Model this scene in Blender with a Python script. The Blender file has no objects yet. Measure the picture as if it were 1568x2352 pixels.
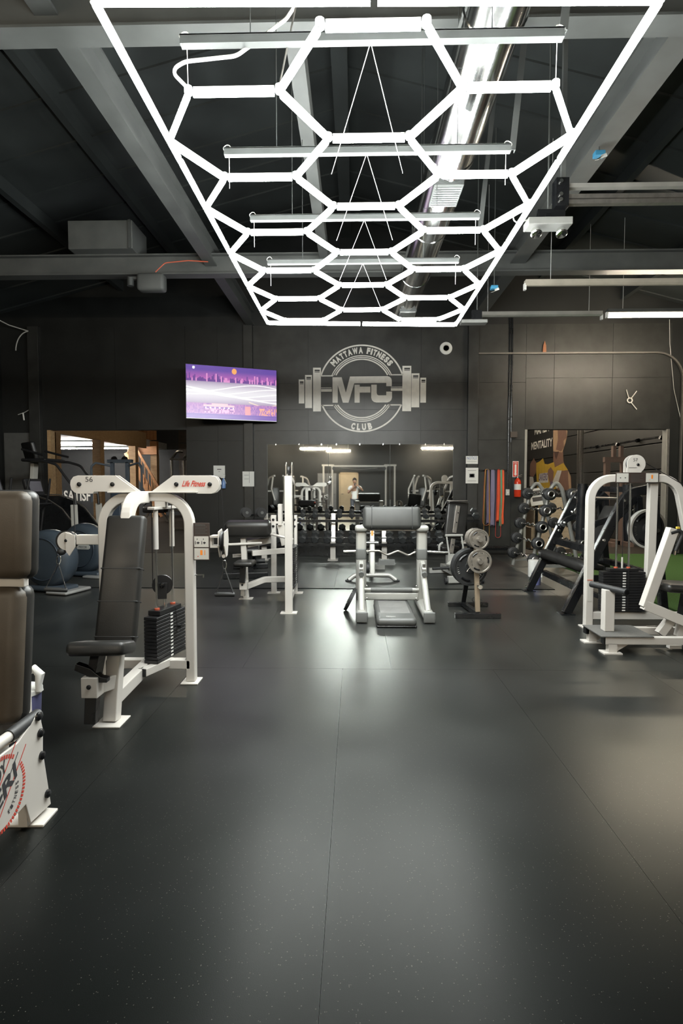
import bpy, bmesh, math, random
from math import radians as RAD, sin, cos, pi
from mathutils import Vector, Matrix

random.seed(7)
S = bpy.context.scene
C = S.collection

# ------------------------------------------------------------------ camera
cam_d = bpy.data.cameras.new('camera')
cam_d.sensor_fit = 'VERTICAL'; cam_d.sensor_height = 36.0
cam_d.lens = 36.0 * 1300.0 / 2352.0
cam_d.clip_start = 0.05
cam = bpy.data.objects.new('camera', cam_d); C.objects.link(cam)
cam.location = (0, 0, 1.5)
cam.rotation_euler = (RAD(90 - 2.774), 0, RAD(1.366))
S.camera = cam
# ------------------------------------------------------------------ world, exposure
w = bpy.data.worlds.new('world'); S.world = w; w.use_nodes = True
w.node_tree.nodes['Background'].inputs[0].default_value = (0.5, 0.55, 0.6, 1)
w.node_tree.nodes['Background'].inputs[1].default_value = 0.02
S.view_settings.view_transform = 'Standard'; S.view_settings.look = 'None'
S.view_settings.exposure = 1.75; S.view_settings.gamma = 1.0
S.view_settings.use_curve_mapping = False
S.cycles.max_bounces = 6; S.cycles.diffuse_bounces = 2; S.cycles.glossy_bounces = 3; S.cycles.transmission_bounces = 2
S.cycles.caustics_reflective = False; S.cycles.caustics_refractive = False; S.cycles.sample_clamp_indirect = 6.0; S.cycles.adaptive_threshold = .02; S.cycles.use_light_tree = False
LED = 37.0          # radiance of the hexagon tubes
FLUO = 75.0         # radiance of the fluorescent tubes

# ------------------------------------------------------------------ materials
MATS = {}
def mat(name, col, rough=.5, metal=0.0, var=.10, vs=6.0, bump=0.0, bs=80.0, rvar=.08, emit=None, es=0, coat=0, trans=0, spec=.5):
    if name in MATS: return MATS[name]
    m = bpy.data.materials.new(name); m.use_nodes = True
    nt = m.node_tree; N = nt.nodes; L = nt.links
    b = N['Principled BSDF']
    tc = N.new('ShaderNodeTexCoord')
    no = N.new('ShaderNodeTexNoise'); no.inputs['Scale'].default_value = vs; no.inputs['Detail'].default_value = 3
    L.new(tc.outputs['Object'], no.inputs['Vector'])
    cr = N.new('ShaderNodeValToRGB')
    cr.color_ramp.elements[0].position = .3; cr.color_ramp.elements[1].position = .7
    cr.color_ramp.elements[0].color = tuple(c * (1 - var) for c in col) + (1,)
    cr.color_ramp.elements[1].color = tuple(min(1, c * (1 + var)) for c in col) + (1,)
    L.new(no.outputs['Fac'], cr.inputs['Fac']); L.new(cr.outputs['Color'], b.inputs['Base Color'])
    mr = N.new('ShaderNodeMapRange')
    mr.inputs['To Min'].default_value = max(.02, rough - rvar); mr.inputs['To Max'].default_value = min(1, rough + rvar)
    L.new(no.outputs['Fac'], mr.inputs['Value']); L.new(mr.outputs['Result'], b.inputs['Roughness'])
    b.inputs['Metallic'].default_value = metal
    b.inputs['Specular IOR Level'].default_value = spec
    if coat: b.inputs['Coat Weight'].default_value = coat; b.inputs['Coat Roughness'].default_value = .15
    if trans: b.inputs['Transmission Weight'].default_value = trans
    if bump:
        n2 = N.new('ShaderNodeTexNoise'); n2.inputs['Scale'].default_value = bs; n2.inputs['Detail'].default_value = 1
        L.new(tc.outputs['Object'], n2.inputs['Vector'])
        bp = N.new('ShaderNodeBump'); bp.inputs['Strength'].default_value = bump; bp.inputs['Distance'].default_value = .004
        L.new(n2.outputs['Fac'], bp.inputs['Height']); L.new(bp.outputs['Normal'], b.inputs['Normal'])
    if emit:
        b.inputs['Emission Color'].default_value = emit + (1,); b.inputs['Emission Strength'].default_value = es
    MATS[name] = m
    return m

def wood_mat(name, c1, c2, sc=(1.2, 9, 9), rough=.55):
    if name in MATS: return MATS[name]
    m = bpy.data.materials.new(name); m.use_nodes = True
    N = m.node_tree.nodes; L = m.node_tree.links; b = N['Principled BSDF']
    tc = N.new('ShaderNodeTexCoord'); mp = N.new('ShaderNodeMapping'); mp.inputs['Scale'].default_value = sc
    L.new(tc.outputs['Object'], mp.inputs['Vector'])
    no = N.new('ShaderNodeTexNoise'); no.inputs['Scale'].default_value = 2.2; no.inputs['Detail'].default_value = 6; no.inputs['Distortion'].default_value = 1.2
    L.new(mp.outputs['Vector'], no.inputs['Vector'])
    cr = N.new('ShaderNodeValToRGB'); cr.color_ramp.elements[0].color = c1 + (1,); cr.color_ramp.elements[1].color = c2 + (1,)
    cr.color_ramp.elements[0].position = .35; cr.color_ramp.elements[1].position = .65
    L.new(no.outputs['Fac'], cr.inputs['Fac']); L.new(cr.outputs['Color'], b.inputs['Base Color'])
    b.inputs['Roughness'].default_value = rough
    MATS[name] = m; return m

def floor_mat(name, base, fleck, rough, thr=.985, sheen=.99):
    m = bpy.data.materials.new(name); m.use_nodes = True
    N = m.node_tree.nodes; L = m.node_tree.links; b = N['Principled BSDF']
    tc = N.new('ShaderNodeTexCoord')
    vo = N.new('ShaderNodeTexVoronoi'); vo.inputs['Scale'].default_value = 190
    L.new(tc.outputs['Object'], vo.inputs['Vector'])
    sep = N.new('ShaderNodeSeparateColor'); L.new(vo.outputs['Color'], sep.inputs['Color'])
    gt = N.new('ShaderNodeMath'); gt.operation = 'GREATER_THAN'; gt.inputs[1].default_value = thr
    L.new(sep.outputs[0], gt.inputs[0])
    lt = N.new('ShaderNodeMath'); lt.operation = 'LESS_THAN'; lt.inputs[1].default_value = .32
    L.new(vo.outputs['Distance'], lt.inputs[0])
    mu = N.new('ShaderNodeMath'); mu.operation = 'MULTIPLY'; L.new(gt.outputs[0], mu.inputs[0]); L.new(lt.outputs[0], mu.inputs[1])
    no = N.new('ShaderNodeTexNoise'); no.inputs['Scale'].default_value = 1.3; no.inputs['Detail'].default_value = 2
    L.new(tc.outputs['Object'], no.inputs['Vector'])
    cr = N.new('ShaderNodeValToRGB'); cr.color_ramp.elements[0].position = .3; cr.color_ramp.elements[1].position = .75
    cr.color_ramp.elements[0].color = tuple(c * .8 for c in base) + (1,); cr.color_ramp.elements[1].color = tuple(c * 1.25 for c in base) + (1,)
    L.new(no.outputs['Fac'], cr.inputs['Fac'])
    mx = N.new('ShaderNodeMix'); mx.data_type = 'RGBA'; L.new(mu.outputs[0], mx.inputs['Factor'])
    L.new(cr.outputs['Color'], mx.inputs['A']); mx.inputs['B'].default_value = fleck + (1,)
    mr = N.new('ShaderNodeMapRange'); mr.inputs['To Min'].default_value = rough - .05; mr.inputs['To Max'].default_value = rough + .06
    L.new(no.outputs['Fac'], mr.inputs['Value'])
    n2 = N.new('ShaderNodeTexNoise'); n2.inputs['Scale'].default_value = 260; n2.inputs['Detail'].default_value = 0; L.new(tc.outputs['Object'], n2.inputs['Vector'])
    bp = N.new('ShaderNodeBump'); bp.inputs['Strength'].default_value = .10; bp.inputs['Distance'].default_value = .001
    L.new(n2.outputs['Fac'], bp.inputs['Height'])
    # matt rubber with a grazing-angle sheen: diffuse and glossy lobes mixed by a Schlick-like facing term
    df = N.new('ShaderNodeBsdfDiffuse'); gl = N.new('ShaderNodeBsdfGlossy'); ms = N.new('ShaderNodeMixShader')
    L.new(mx.outputs['Result'], df.inputs['Color']); L.new(bp.outputs['Normal'], df.inputs['Normal']); L.new(bp.outputs['Normal'], gl.inputs['Normal'])
    L.new(mr.outputs['Result'], gl.inputs['Roughness']); gl.inputs['Color'].default_value = (.93, .95, .92, 1)
    lw = N.new('ShaderNodeLayerWeight'); lw.inputs['Blend'].default_value = .5
    pw = N.new('ShaderNodeMath'); pw.operation = 'POWER'; pw.inputs[1].default_value = 4.4; L.new(lw.outputs['Facing'], pw.inputs[0])
    ml = N.new('ShaderNodeMath'); ml.operation = 'MULTIPLY_ADD'; ml.inputs[1].default_value = sheen; ml.inputs[2].default_value = .002; L.new(pw.outputs[0], ml.inputs[0])
    L.new(ml.outputs[0], ms.inputs['Fac']); L.new(df.outputs[0], ms.inputs[1]); L.new(gl.outputs[0], ms.inputs[2])
    L.new(ms.outputs[0], N['Material Output'].inputs['Surface']); N.remove(b)
    MATS[name] = m; return m

def emat(name, col, s):
    m = bpy.data.materials.new(name); m.use_nodes = True
    N = m.node_tree.nodes; L = m.node_tree.links
    for n in list(N): N.remove(n)
    e = N.new('ShaderNodeEmission'); e.inputs[0].default_value = col + (1,); e.inputs[1].default_value = s
    o = N.new('ShaderNodeOutputMaterial'); L.new(e.outputs[0], o.inputs[0])
    MATS[name] = m; return m

WHITE = mat('white_powder_coat', (.55, .525, .488), .34, var=.04, vs=3, spec=.45)
SILVER = mat('silver_paint', (.40, .40, .375), .40, metal=.25, var=.05)
GREYSLV = mat('grey_sleeve', (.13, .135, .13), .5, var=.05)
CHROME = mat('chrome', (.78, .78, .76), .16, metal=1, var=.03)
STEEL = mat('worn_steel', (.42, .40, .37), .34, metal=.9, var=.12, vs=20)
IRON = mat('cast_iron_grey', (.30, .275, .24), .38, metal=.6, var=.15, vs=25, bump=.1)
BLACK = mat('black_powder_coat', (.0065, .007, .008), .28, var=.15)
BLKPL = mat('black_plastic', (.014, .014, .015), .42, var=.12)
RUB = mat('black_rubber', (.018, .019, .020), .55, var=.15, bump=.06, bs=140)
VINYL = mat('black_vinyl', (.016, .0155, .0145), .40, var=.18, vs=9, bump=.10, bs=160)
BRVINYL = mat('brown_vinyl', (.060, .047, .033), .50, var=.16, vs=7, bump=.10, bs=180)
GRVINYL = mat('grey_vinyl', (.036, .038, .036), .42, var=.10, vs=10, bump=.08, bs=180)
STACK = mat('weight_stack_black', (.012, .012, .013), .38, var=.2)
WALLBLK = mat('black_wall_paint', (.011, .012, .0115), .46, var=.22, vs=2.2, bump=.10, bs=30)
WALLBLK2 = mat('black_wall_paint_worn', (.027, .0275, .0255), .42, var=.28, vs=3.5, bump=.12, bs=22)
ROOFM = mat('black_roof_sheet', (.026, .031, .031), .7, var=.3, vs=1.5)
BEAMM = mat('painted_steel_beam', (.082, .086, .083), .55, var=.18, vs=3)
STRUT = mat('grey_strut_channel', (.075, .08, .079), .5, metal=.3, var=.1)
GALV = mat('galvanised_duct', (.66, .67, .66), .14, metal=1, var=.10, vs=2.0, rvar=.06)
LOGOW = mat('white_wall_paint', (.84, .82, .77), .6, var=.06, vs=10)
PAPER = mat('white_paper', (.72, .72, .69), .7, var=.02)
INK = mat('dark_print', (.03, .03, .035), .6)
BLUEPR = mat('blue_print', (.06, .14, .36), .6)
BROWNPL = mat('brown_plaque', (.040, .028, .024), .4)
GREYPL = mat('pale_grey_panel', (.52, .51, .47), .45, var=.03)
REDPR = mat('red_print', (.52, .05, .03), .45)
ORANGE = mat('orange_print', (.80, .24, .02), .45)
REDP = mat('glossy_red_paint', (.62, .045, .015), .25, var=.05)
ORCAP = mat('orange_rubber_bumper', (.50, .10, .05), .5)
CABLE = mat('black_cable', (.012, .012, .013), .4)
WIRE = mat('pale_wire', (.55, .55, .52), .5)
BLUEGREY = mat('blue_grey_plastic', (.038, .050, .064), .34, var=.06, vs=3)
LAV = mat('lavender_plastic', (.20, .21, .42), .4, var=.04)
MIRROR = mat('mirror_glass', (.86, .88, .86), .015, metal=1, var=.01, rvar=.0)
OAK = wood_mat('fir_timber', (.40, .245, .12), (.52, .345, .18))
REDWOOD = wood_mat('reddish_timber', (.34, .145, .055), (.46, .22, .09))
DARKPAN = mat('dark_brown_panelling', (.055, .042, .032), .55, var=.2)
LIGHTWOOD = wood_mat('pale_plywood', (.42, .33, .22), (.52, .42, .30))
TURF = mat('green_turf', (.075, .15, .045), .9, var=.35, vs=90, bump=.9, bs=260, spec=.1)
RUBBER = floor_mat('rubber_floor', (.0030, .0037, .0035), (.065, .063, .056), .30, .962)
RUBBER2 = floor_mat('rubber_mat', (.0085, .0096, .0094), (.04, .04, .036), .40, .985, .42)
BROWNFL = mat('brown_floor', (.055, .045, .036), .6, var=.1, spec=.2)
SKIN = mat('skin', (.46, .27, .18), .5, var=.05)
SHIRT = mat('white_cotton', (.75, .74, .71), .85, var=.05)
TROUS = mat('grey_denim', (.10, .105, .12), .85, var=.12)
HAIR = mat('dark_hair', (.02, .017, .015), .6)
BEIGE = mat('beige_door', (.46, .37, .25), .5, var=.05)
LEDM = emat('led_tube_light', (.965, 1.0, .965), LED)
FLM = emat('warm_fluorescent', (1.0, .86, .66), FLUO)
FLW = emat('bright_added_light', (1.0, .88, .70), FLUO * 1.3)  # glow of the unseen lamp added in the mural room
FLS = emat('soft_added_light', (1.0, .86, .66), FLUO * .5)  # glow of the unseen lamp added in the far-left room
FLC = emat('cool_fluorescent', (1.0, .97, .90), FLUO * .7)

# ------------------------------------------------------------------ mesh helpers
def V(*a): return Vector(a[0] if len(a) == 1 else a)
def fillet(pts, r, n=6):
    pts = [Vector(p) for p in pts]; out = [pts[0]]
    for i in range(1, len(pts) - 1):
        a, b, c = pts[i - 1], pts[i], pts[i + 1]
        u = (a - b).normalized(); v = (c - b).normalized()
        ang = u.angle(v)
        if ang > pi - .01: out.append(b); continue
        d = min(r / math.tan(ang / 2), (a - b).length * .49, (c - b).length * .49); rr = d * math.tan(ang / 2)
        ctr = b + (u + v).normalized() * (rr / sin(ang / 2))
        p0 = b + u * d - ctr; p1 = b + v * d - ctr; th = p0.angle(p1)
        for k in range(n + 1):
            t = k / n
            out.append(ctr + (p0 * sin((1 - t) * th) + p1 * sin(t * th)) / sin(th) if th > 1e-4 else ctr + p0)
    out.append(pts[-1]); return out

class MB:
    def __init__(s): s.v = []; s.f = []; s.s = []
    def add(s, vs, fs, smooth=False):
        o = len(s.v); s.v += [tuple(v) for v in vs]; s.f += [tuple(i + o for i in f) for f in fs]; s.s += [smooth] * len(fs); return s
    def hexa(s, p): return s.add(p, [(0, 3, 2, 1), (4, 5, 6, 7), (0, 1, 5, 4), (1, 2, 6, 5), (2, 3, 7, 6), (3, 0, 4, 7)])
    def box(s, c, d, rz=0, rx=0, ry=0):
        M = Matrix.Rotation(rz, 3, 'Z') @ Matrix.Rotation(ry, 3, 'Y') @ Matrix.Rotation(rx, 3, 'X'); c = Vector(c)
        q = [(-1, -1, -1), (1, -1, -1), (1, 1, -1), (-1, 1, -1), (-1, -1, 1), (1, -1, 1), (1, 1, 1), (-1, 1, 1)]
        return s.hexa([c + M @ Vector((a * d[0] / 2, b * d[1] / 2, e * d[2] / 2)) for a, b, e in q])
    def bb(s, x0, x1, y0, y1, z0, z1): return s.box(((x0 + x1) / 2, (y0 + y1) / 2, (z0 + z1) / 2), (x1 - x0, y1 - y0, z1 - z0))
    def bar(s, p0, p1, w_, h, up=(0, 0, 1)):
        p0, p1, up = Vector(p0), Vector(p1), Vector(up); d = (p1 - p0).normalized()
        if abs(d.dot(up)) > .99: up = Vector((0, 1, 0))
        sd = d.cross(up).normalized(); u = sd.cross(d)
        a, b = sd * w_ / 2, u * h / 2
        return s.hexa([p0 - a - b, p0 + a - b, p1 + a - b, p1 - a - b, p0 - a + b, p0 + a + b, p1 + a + b, p1 - a + b])
    def rtube(s, path, w_, h, side):            # rectangular section swept along a planar path; w_ along side
        P = [Vector(p) for p in path]; sd = Vector(side).normalized(); n = len(P); vs = []
        for i, p in enumerate(P):
            t0 = (P[i] - P[i - 1]).normalized() if i else None; t1 = (P[i + 1] - P[i]).normalized() if i < n - 1 else None
            t = ((t0 or t1) + (t1 or t0)).normalized(); nn = sd.cross(t).normalized()
            k = 1.0 / max(.5, t.dot(t1 or t0)) if (t0 and t1) else 1.0
            for a, b in ((-1, -1), (1, -1), (1, 1), (-1, 1)): vs.append(p + sd * a * w_ / 2 + nn * b * h / 2 * k)
        fs = [(3, 2, 1, 0), tuple(4 * (n - 1) + j for j in range(4))]
        for i in range(n - 1):
            for j in range(4): fs.append((4 * i + j, 4 * i + (j + 1) % 4, 4 * i + 4 + (j + 1) % 4, 4 * i + 4 + j))
        return s.add(vs, fs)
    def tube(s, path, r, n=10, closed=False):
        P = [Vector(p) for p in path]; m = len(P); R = r if isinstance(r, (list, tuple)) else [r] * m
        T = []
        for i in range(m):
            if closed: t = P[(i + 1) % m] - P[i - 1]
            else: t = (P[min(i + 1, m - 1)] - P[max(i - 1, 0)])
            T.append(t.normalized() if t.length > 1e-9 else Vector((0, 0, 1)))
        u = T[0].orthogonal().normalized(); vs = []
        for i in range(m):
            u = (u - T[i] * u.dot(T[i])).normalized(); w2 = T[i].cross(u)
            for j in range(n):
                a = 2 * pi * j / n; vs.append(P[i] + (u * cos(a) + w2 * sin(a)) * R[i])
        fs = []
        for i in range(m if closed else m - 1):
            k = (i + 1) % m
            for j in range(n): fs.append((i * n + j, i * n + (j + 1) % n, k * n + (j + 1) % n, k * n + j))
        s.add(vs, fs, True)
        if not closed: s.add(vs[:n], [tuple(range(n - 1, -1, -1))]); s.add(vs[-n:], [tuple(range(n))])
        return s
    def cyl(s, p0, p1, r, r2=None, n=16): return s.tube([p0, p1], [r, r if r2 is None else r2], n)
    def lathe(s, prof, o, ax, n=24, closed=False):
        o = Vector(o); ax = Vector(ax).normalized(); u = ax.orthogonal().normalized(); w2 = ax.cross(u); vs = []
        for r, h in prof:
            for j in range(n):
                a = 2 * pi * j / n; vs.append(o + ax * h + (u * cos(a) + w2 * sin(a)) * r)
        fs = []; m = len(prof)
        for i in range(m if closed else m - 1):
            k = (i + 1) % m
            for j in range(n): fs.append((i * n + j, i * n + (j + 1) % n, k * n + (j + 1) % n, k * n + j))
        s.add(vs, fs, True)
        if not closed:
            if prof[0][0] > 1e-5: s.add(vs[:n], [tuple(range(n - 1, -1, -1))])
            if prof[-1][0] > 1e-5: s.add(vs[-n:], [tuple(range(n))])
        return s
    def prism(s, poly, o, ux, uy, t):            # polygon (u,v) extruded along ux x uy by t, starting at plane
        o, ux, uy = Vector(o), Vector(ux), Vector(uy); nz = ux.cross(uy).normalized() * t; n = len(poly)
        a = [o + ux * p[0] + uy * p[1] for p in poly]; b = [p + nz for p in a]
        return s.add(a + b, [tuple(range(n - 1, -1, -1)), tuple(range(n, 2 * n))] + [(i, (i + 1) % n, n + (i + 1) % n, n + i) for i in range(n)])
    def pad(s, c, d, bev=.02, rz=0, rx=0, ry=0, seg=3):      # rounded upholstered block
        bm = bmesh.new(); bmesh.ops.create_cube(bm, size=1)
        for v in bm.verts: v.co = Vector((v.co.x * d[0], v.co.y * d[1], v.co.z * d[2]))
        bmesh.ops.bevel(bm, geom=list(bm.edges), offset=min(bev, min(d) * .49), segments=seg, affect='EDGES', profile=.5)
        M = Matrix.Translation(Vector(c)) @ (Matrix.Rotation(rz, 4, 'Z') @ Matrix.Rotation(ry, 4, 'Y') @ Matrix.Rotation(rx, 4, 'X'))
        bm.verts.index_update()
        vs = [M @ v.co for v in bm.verts]; fs = [tuple(v.index for v in f.verts) for f in bm.faces]; bm.free()
        return s.add(vs, fs, True)
    def ball(s, c, r, n=10, sc=(1, 1, 1)):
        pr = [(max(1e-6, sin(pi * i / n)) * r, -cos(pi * i / n) * r) for i in range(n + 1)]
        k = len(s.v); s.lathe(pr, (0, 0, 0), (0, 0, 1), 2 * n)
        for i in range(k, len(s.v)): s.v[i] = (c[0] + s.v[i][0] * sc[0], c[1] + s.v[i][1] * sc[1], c[2] + s.v[i][2] * sc[2])
        return s
    def xf(s, M):
        s.v = [tuple(M @ Vector(v)) for v in s.v]; return s
    def mesh(s, name):
        me = bpy.data.meshes.new(name); me.from_pydata(s.v, [], s.f)
        me.polygons.foreach_set('use_smooth', s.s); me.update(); return me
    def build(s, name, m, parent=None, bev=0, label=None):
        me = s.mesh(name); me.materials.append(m)
        o = bpy.data.objects.new(name, me); C.objects.link(o)
        if parent is not None: o.parent = parent
        if any(s.s):
            try: me.set_sharp_from_angle(angle=RAD(42))
            except Exception: pass
        if bev:
            b = o.modifiers.new('bevel', 'BEVEL'); b.width = bev; b.segments = 2; b.limit_method = 'ANGLE'; b.angle_limit = RAD(50)
        if label: o['label'] = label
        return o

def inst(src, name, parent, M):
    o = bpy.data.objects.new(name, src.data); C.objects.link(o); o.parent = parent; o.matrix_local = M; return o
def thing(name, label, cat, loc=(0, 0, 0), rz=0, group=None):
    o = bpy.data.objects.new(name, None); C.objects.link(o); o.location = loc; o.rotation_euler = (0, 0, rz)
    o.empty_display_size = .1; o['label'] = label; o['category'] = cat
    if group: o['group'] = group
    return o
def tag(o, label, cat, group=None):
    o['label'] = label; o['category'] = cat
    if group: o['group'] = group
    return o
def struct(o): o['kind'] = 'structure'; return o
def copy_tree(o, parent=None):
    c = o.copy(); C.objects.link(c); c.parent = parent
    for ch in list(o.children): copy_tree(ch, c)
    return c
ORD = ['first', 'second', 'third', 'fourth', 'fifth', 'sixth', 'seventh', 'eighth', 'ninth', 'tenth', 'eleventh', 'twelfth', 'thirteenth',
       'fourteenth', 'fifteenth', 'sixteenth', 'seventeenth', 'eighteenth', 'nineteenth', 'twentieth']

# ------------------------------------------------------------------ lettering (built-in font -> mesh), made once while the scene is small
def make_texts(keys):
    obs = {}
    for k in keys:
        cu = bpy.data.curves.new('txt', 'FONT'); cu.body = k[0]; cu.offset = k[1]; cu.size = 1; cu.resolution_u = 3; cu.align_x = 'CENTER'
        o = bpy.data.objects.new('txt', cu); C.objects.link(o); obs[k] = o
    bpy.context.view_layer.update(); dg = bpy.context.evaluated_depsgraph_get(); out = {}
    for k, o in obs.items():
        me = o.evaluated_get(dg).to_mesh(); vs = [v.co.copy() for v in me.vertices]; fs = [tuple(p.vertices) for p in me.polygons]
        o.evaluated_get(dg).to_mesh_clear()
        xs = [v.x for v in vs]; ys = [v.y for v in vs]
        x0, x1, y0, y1 = min(xs), max(xs), min(ys), max(ys)
        out[k] = ([((v.x - (x0 + x1) / 2) / (x1 - x0), (v.y - y0) / (y1 - y0)) for v in vs], fs)     # unit box: x -.5...5, y 0..1
    for k, o in obs.items():
        cu = o.data; bpy.data.objects.remove(o); bpy.data.curves.remove(cu)
    return out
TXT = make_texts([(c, .02) for c in set('FITNESS')] + [(c, .065) for c in set('MATTAWAFITNESSCLUB')] + [(t, 0) for t in ('56', '57', 'NOTICE', 'FITNESS', 'OR', 'TROJAN', 'PRECOR', 'FIRE')] +
                 [(t, .025) for t in ('SATISFIED', 'MENTALITY', 'MAMBA', 'LAKERS', 'Life Fitness', 'ERI', 'BODY')])
def text(name, key, w_, h, o, ux, uy, m, parent, t=.002, shear=0, label=None):
    vs, fs = TXT[key]; o, ux, uy = Vector(o), Vector(ux).normalized(), Vector(uy).normalized(); nz = ux.cross(uy) * t
    mb = MB(); mb.add([o + ux * (x * w_ + shear * y * h) + uy * y * h + nz for x, y in vs], fs)
    return mb.build(name, m, parent, label=label)
# ================================================================== THE SETTING
XL, XR, YB, YF, YW = -7.65, 7.2, -6.0, 12.2, 12.2
# ---- floor
floor = struct(MB().bb(XL, XR, YB, YF + .15, -.12, -.014).build('floor', RUB))
def strips(x0, x1, y0, y1, zt, m, edges, th):
    xs = [x0] + [e for e in edges if x0 + .1 < e < x1 - .1] + [x1]
    for a, b in zip(xs[:-1], xs[1:]):
        MB().bb(a + .0008, b - .0008, y0 + .001, y1 - .001, zt - th, zt).build('rubber_roll', m, floor)
ED = [-.1 + 1.22 * k for k in range(-7, 7)]
strips(XL + .01, XR - .01, YB + .01, 4.55, 0, RUBBER, ED, .012)
strips(XL + .01, XR - .01, 4.55, 8.08, 0, RUBBER, [e + .4 for e in ED], .012)
strips(XL + .01, 2.85, 8.08, YF - .002, .010, RUBBER2, [-5.2, -2.75, -.3, 2.1], .022)
strips(2.86, XR - .01, 8.08, YF - .002, 0, RUBBER, [4.1, 5.3], .012)
bf = struct(MB().bb(-17, 0, YF + .15, 27.6, -.12, 0).build('floor', BROWNFL))
bf2 = struct(MB().bb(0, XR, YF + .15, 27.6, -.12, 0).build('floor', BROWNFL))
turf = tag(MB().bb(3.78, 7.12, 6.3, 12.19, .0005, .022).build('turf_strip', TURF), 'green artificial turf strip along the right side in front of the doorway', 'turf')
# ---- roof
def roof_z(x): return 7.1 - .26 * abs(x + .2)
ceil = MB()
for xa, xb in ((XL - .3, -.2), (-.2, XR + .3)):
    za, zb = roof_z(xa), roof_z(xb)
    ceil.hexa([(xa, YB - .1, za), (xb, YB - .1, zb), (xb, YF + .2, zb), (xa, YF + .2, za), (xa, YB - .1, za + .1), (xb, YB - .1, zb + .1), (xb, YF + .2, zb + .1), (xa, YF + .2, za + .1)])
ceiling = struct(ceil.build('ceiling', ROOFM))
rs = MB()
for i in range(22):
    y = YB + .4 + i * .84
    for xa, xb in ((XL, -.25), (-.15, XR)): rs.bar((xa, y, roof_z(xa) - .012), (xb, y, roof_z(xb) - .012), .05, .03)
rs.build('roof_seams', ROOFM, ceiling)
for k, (x, hw) in enumerate(((-2.23, .085), (2.48, .115))):
    b = MB(); b.bb(x - hw, x + hw, YB, YF - .02, 4.88, 4.905); b.bb(x - hw, x + hw, YB, YF - .02, 5.16, 5.185); b.bb(x - .02, x + .02, YB, YF - .02, 4.905, 5.16)
    struct(b.build('ceiling_beam', BEAMM))
struct(MB().bb(-.54, -.41, 4.3, 8.8, 4.9, 5.12).build('ceiling_beam', BEAMM))
struct(MB().bb(-.3, -.1, YB, YF, 6.7, 7.0).build('ridge_beam', ROOFM))
for x in (-5.0, -3.6, 1.4, 3.9, 5.6):
    struct(MB().bb(x - .05, x + .05, YB, YF, roof_z(x) - .22, roof_z(x) - .03).build('roof_purlin', ROOFM))
for y in (-.5, 4.22, 8.92):
    b = MB(); b.bb(XL, XR, y - .1, y + .1, 4.74, 4.76); b.bb(XL, XR, y - .1, y + .1, 5.03, 5.05); b.bb(XL, XR, y - .02, y + .02, 4.76, 5.03)
    struct(b.build('ceiling_girder', BEAMM))
# ---- side and rear walls
struct(MB().bb(XL - .12, XL, YB, YF + .15, -.1, 5.4).build('wall_left', WALLBLK))
wr = struct(MB().bb(XR, XR + .12, YB, 27.6, -.1, 5.6).build('wall_right', WALLBLK))
wrear = struct(MB().bb(XL - .1, XR + .1, YB - .12, YB, -.1, 7.2).build('wall_rear', WALLBLK))
# ---- the wall at the end of the room with its two openings
wb = MB()
wb.bb(XL, -6.68, YW, YW + .15, -.1, 7.1); wb.bb(-6.68, -3.64, YW, YW + .15, 2.68, 7.1); wb.bb(-3.64, 3.61, YW, YW + .15, -.1, 7.1)
wb.bb(3.61, 6.64, YW, YW + .15, 2.67, 7.1); wb.bb(6.64, XR, YW, YW + .15, -.1, 7.1)
wall = struct(wb.build('wall_back', WALLBLK))
def panels(xs, zs, m=WALLBLK2):
    for a, b in zip(xs[:-1], xs[1:]):
        for c, d in zip(zs[:-1], zs[1:]):
            MB().bb(a + .003, b - .003, YW - .012, YW, c + .003, d - .003).build('plywood_panel', m, wall)
panels([-2.18, -1.0, .2, 1.4, 2.38], [.02, 1.2, 2.65, 3.10, 3.66, 4.88])
panels([-3.64, -2.95, -2.37], [.02, 2.44, 3.66, 4.88], WALLBLK); panels([2.59, 3.33, 3.61], [.02, 2.45, 3.66, 4.88])  # left panels take the darker black: the weaker light there, put into the colour
panels([3.61, 4.2, 5.42, 6.64], [2.67, 3.75, 4.88]); panels([-6.68, -5.16, -3.64], [2.68, 4.88], WALLBLK)  # left header darkened likewise, its dimness painted in
for a, b in ((-2.37, -2.18), (2.38, 2.59), (-7.0, -6.77)):
    MB().bb(a, b, YW - .12, YW, 0, 4.87).build('pilaster', WALLBLK2, wall, bev=.004)
MB().bb(-7.62, -7.02, YW - .02, YW, .4, 2.62).build('grey_wall_panel', mat('grey_board', (.10, .10, .095), .6), wall)
# door lining of the openings
t1 = MB(); t1.bb(-6.68, -6.60, YW - .005, YW + .16, 0, 2.68); struct(t1.build('trim_1', OAK))
t2 = MB(); t2.bb(3.61, 3.66, YW - .005, YW + .16, 0, 2.67); t2.bb(6.58, 6.64, YW - .005, YW + .16, 0, 2.67); struct(t2.build('trim_2', mat('pale_edge', (.30, .29, .26), .5)))
MB().bb(6.60, 6.635, YW - .03, YW - .006, 0, 2.67).build('metal_edge', STEEL, wall)
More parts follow.
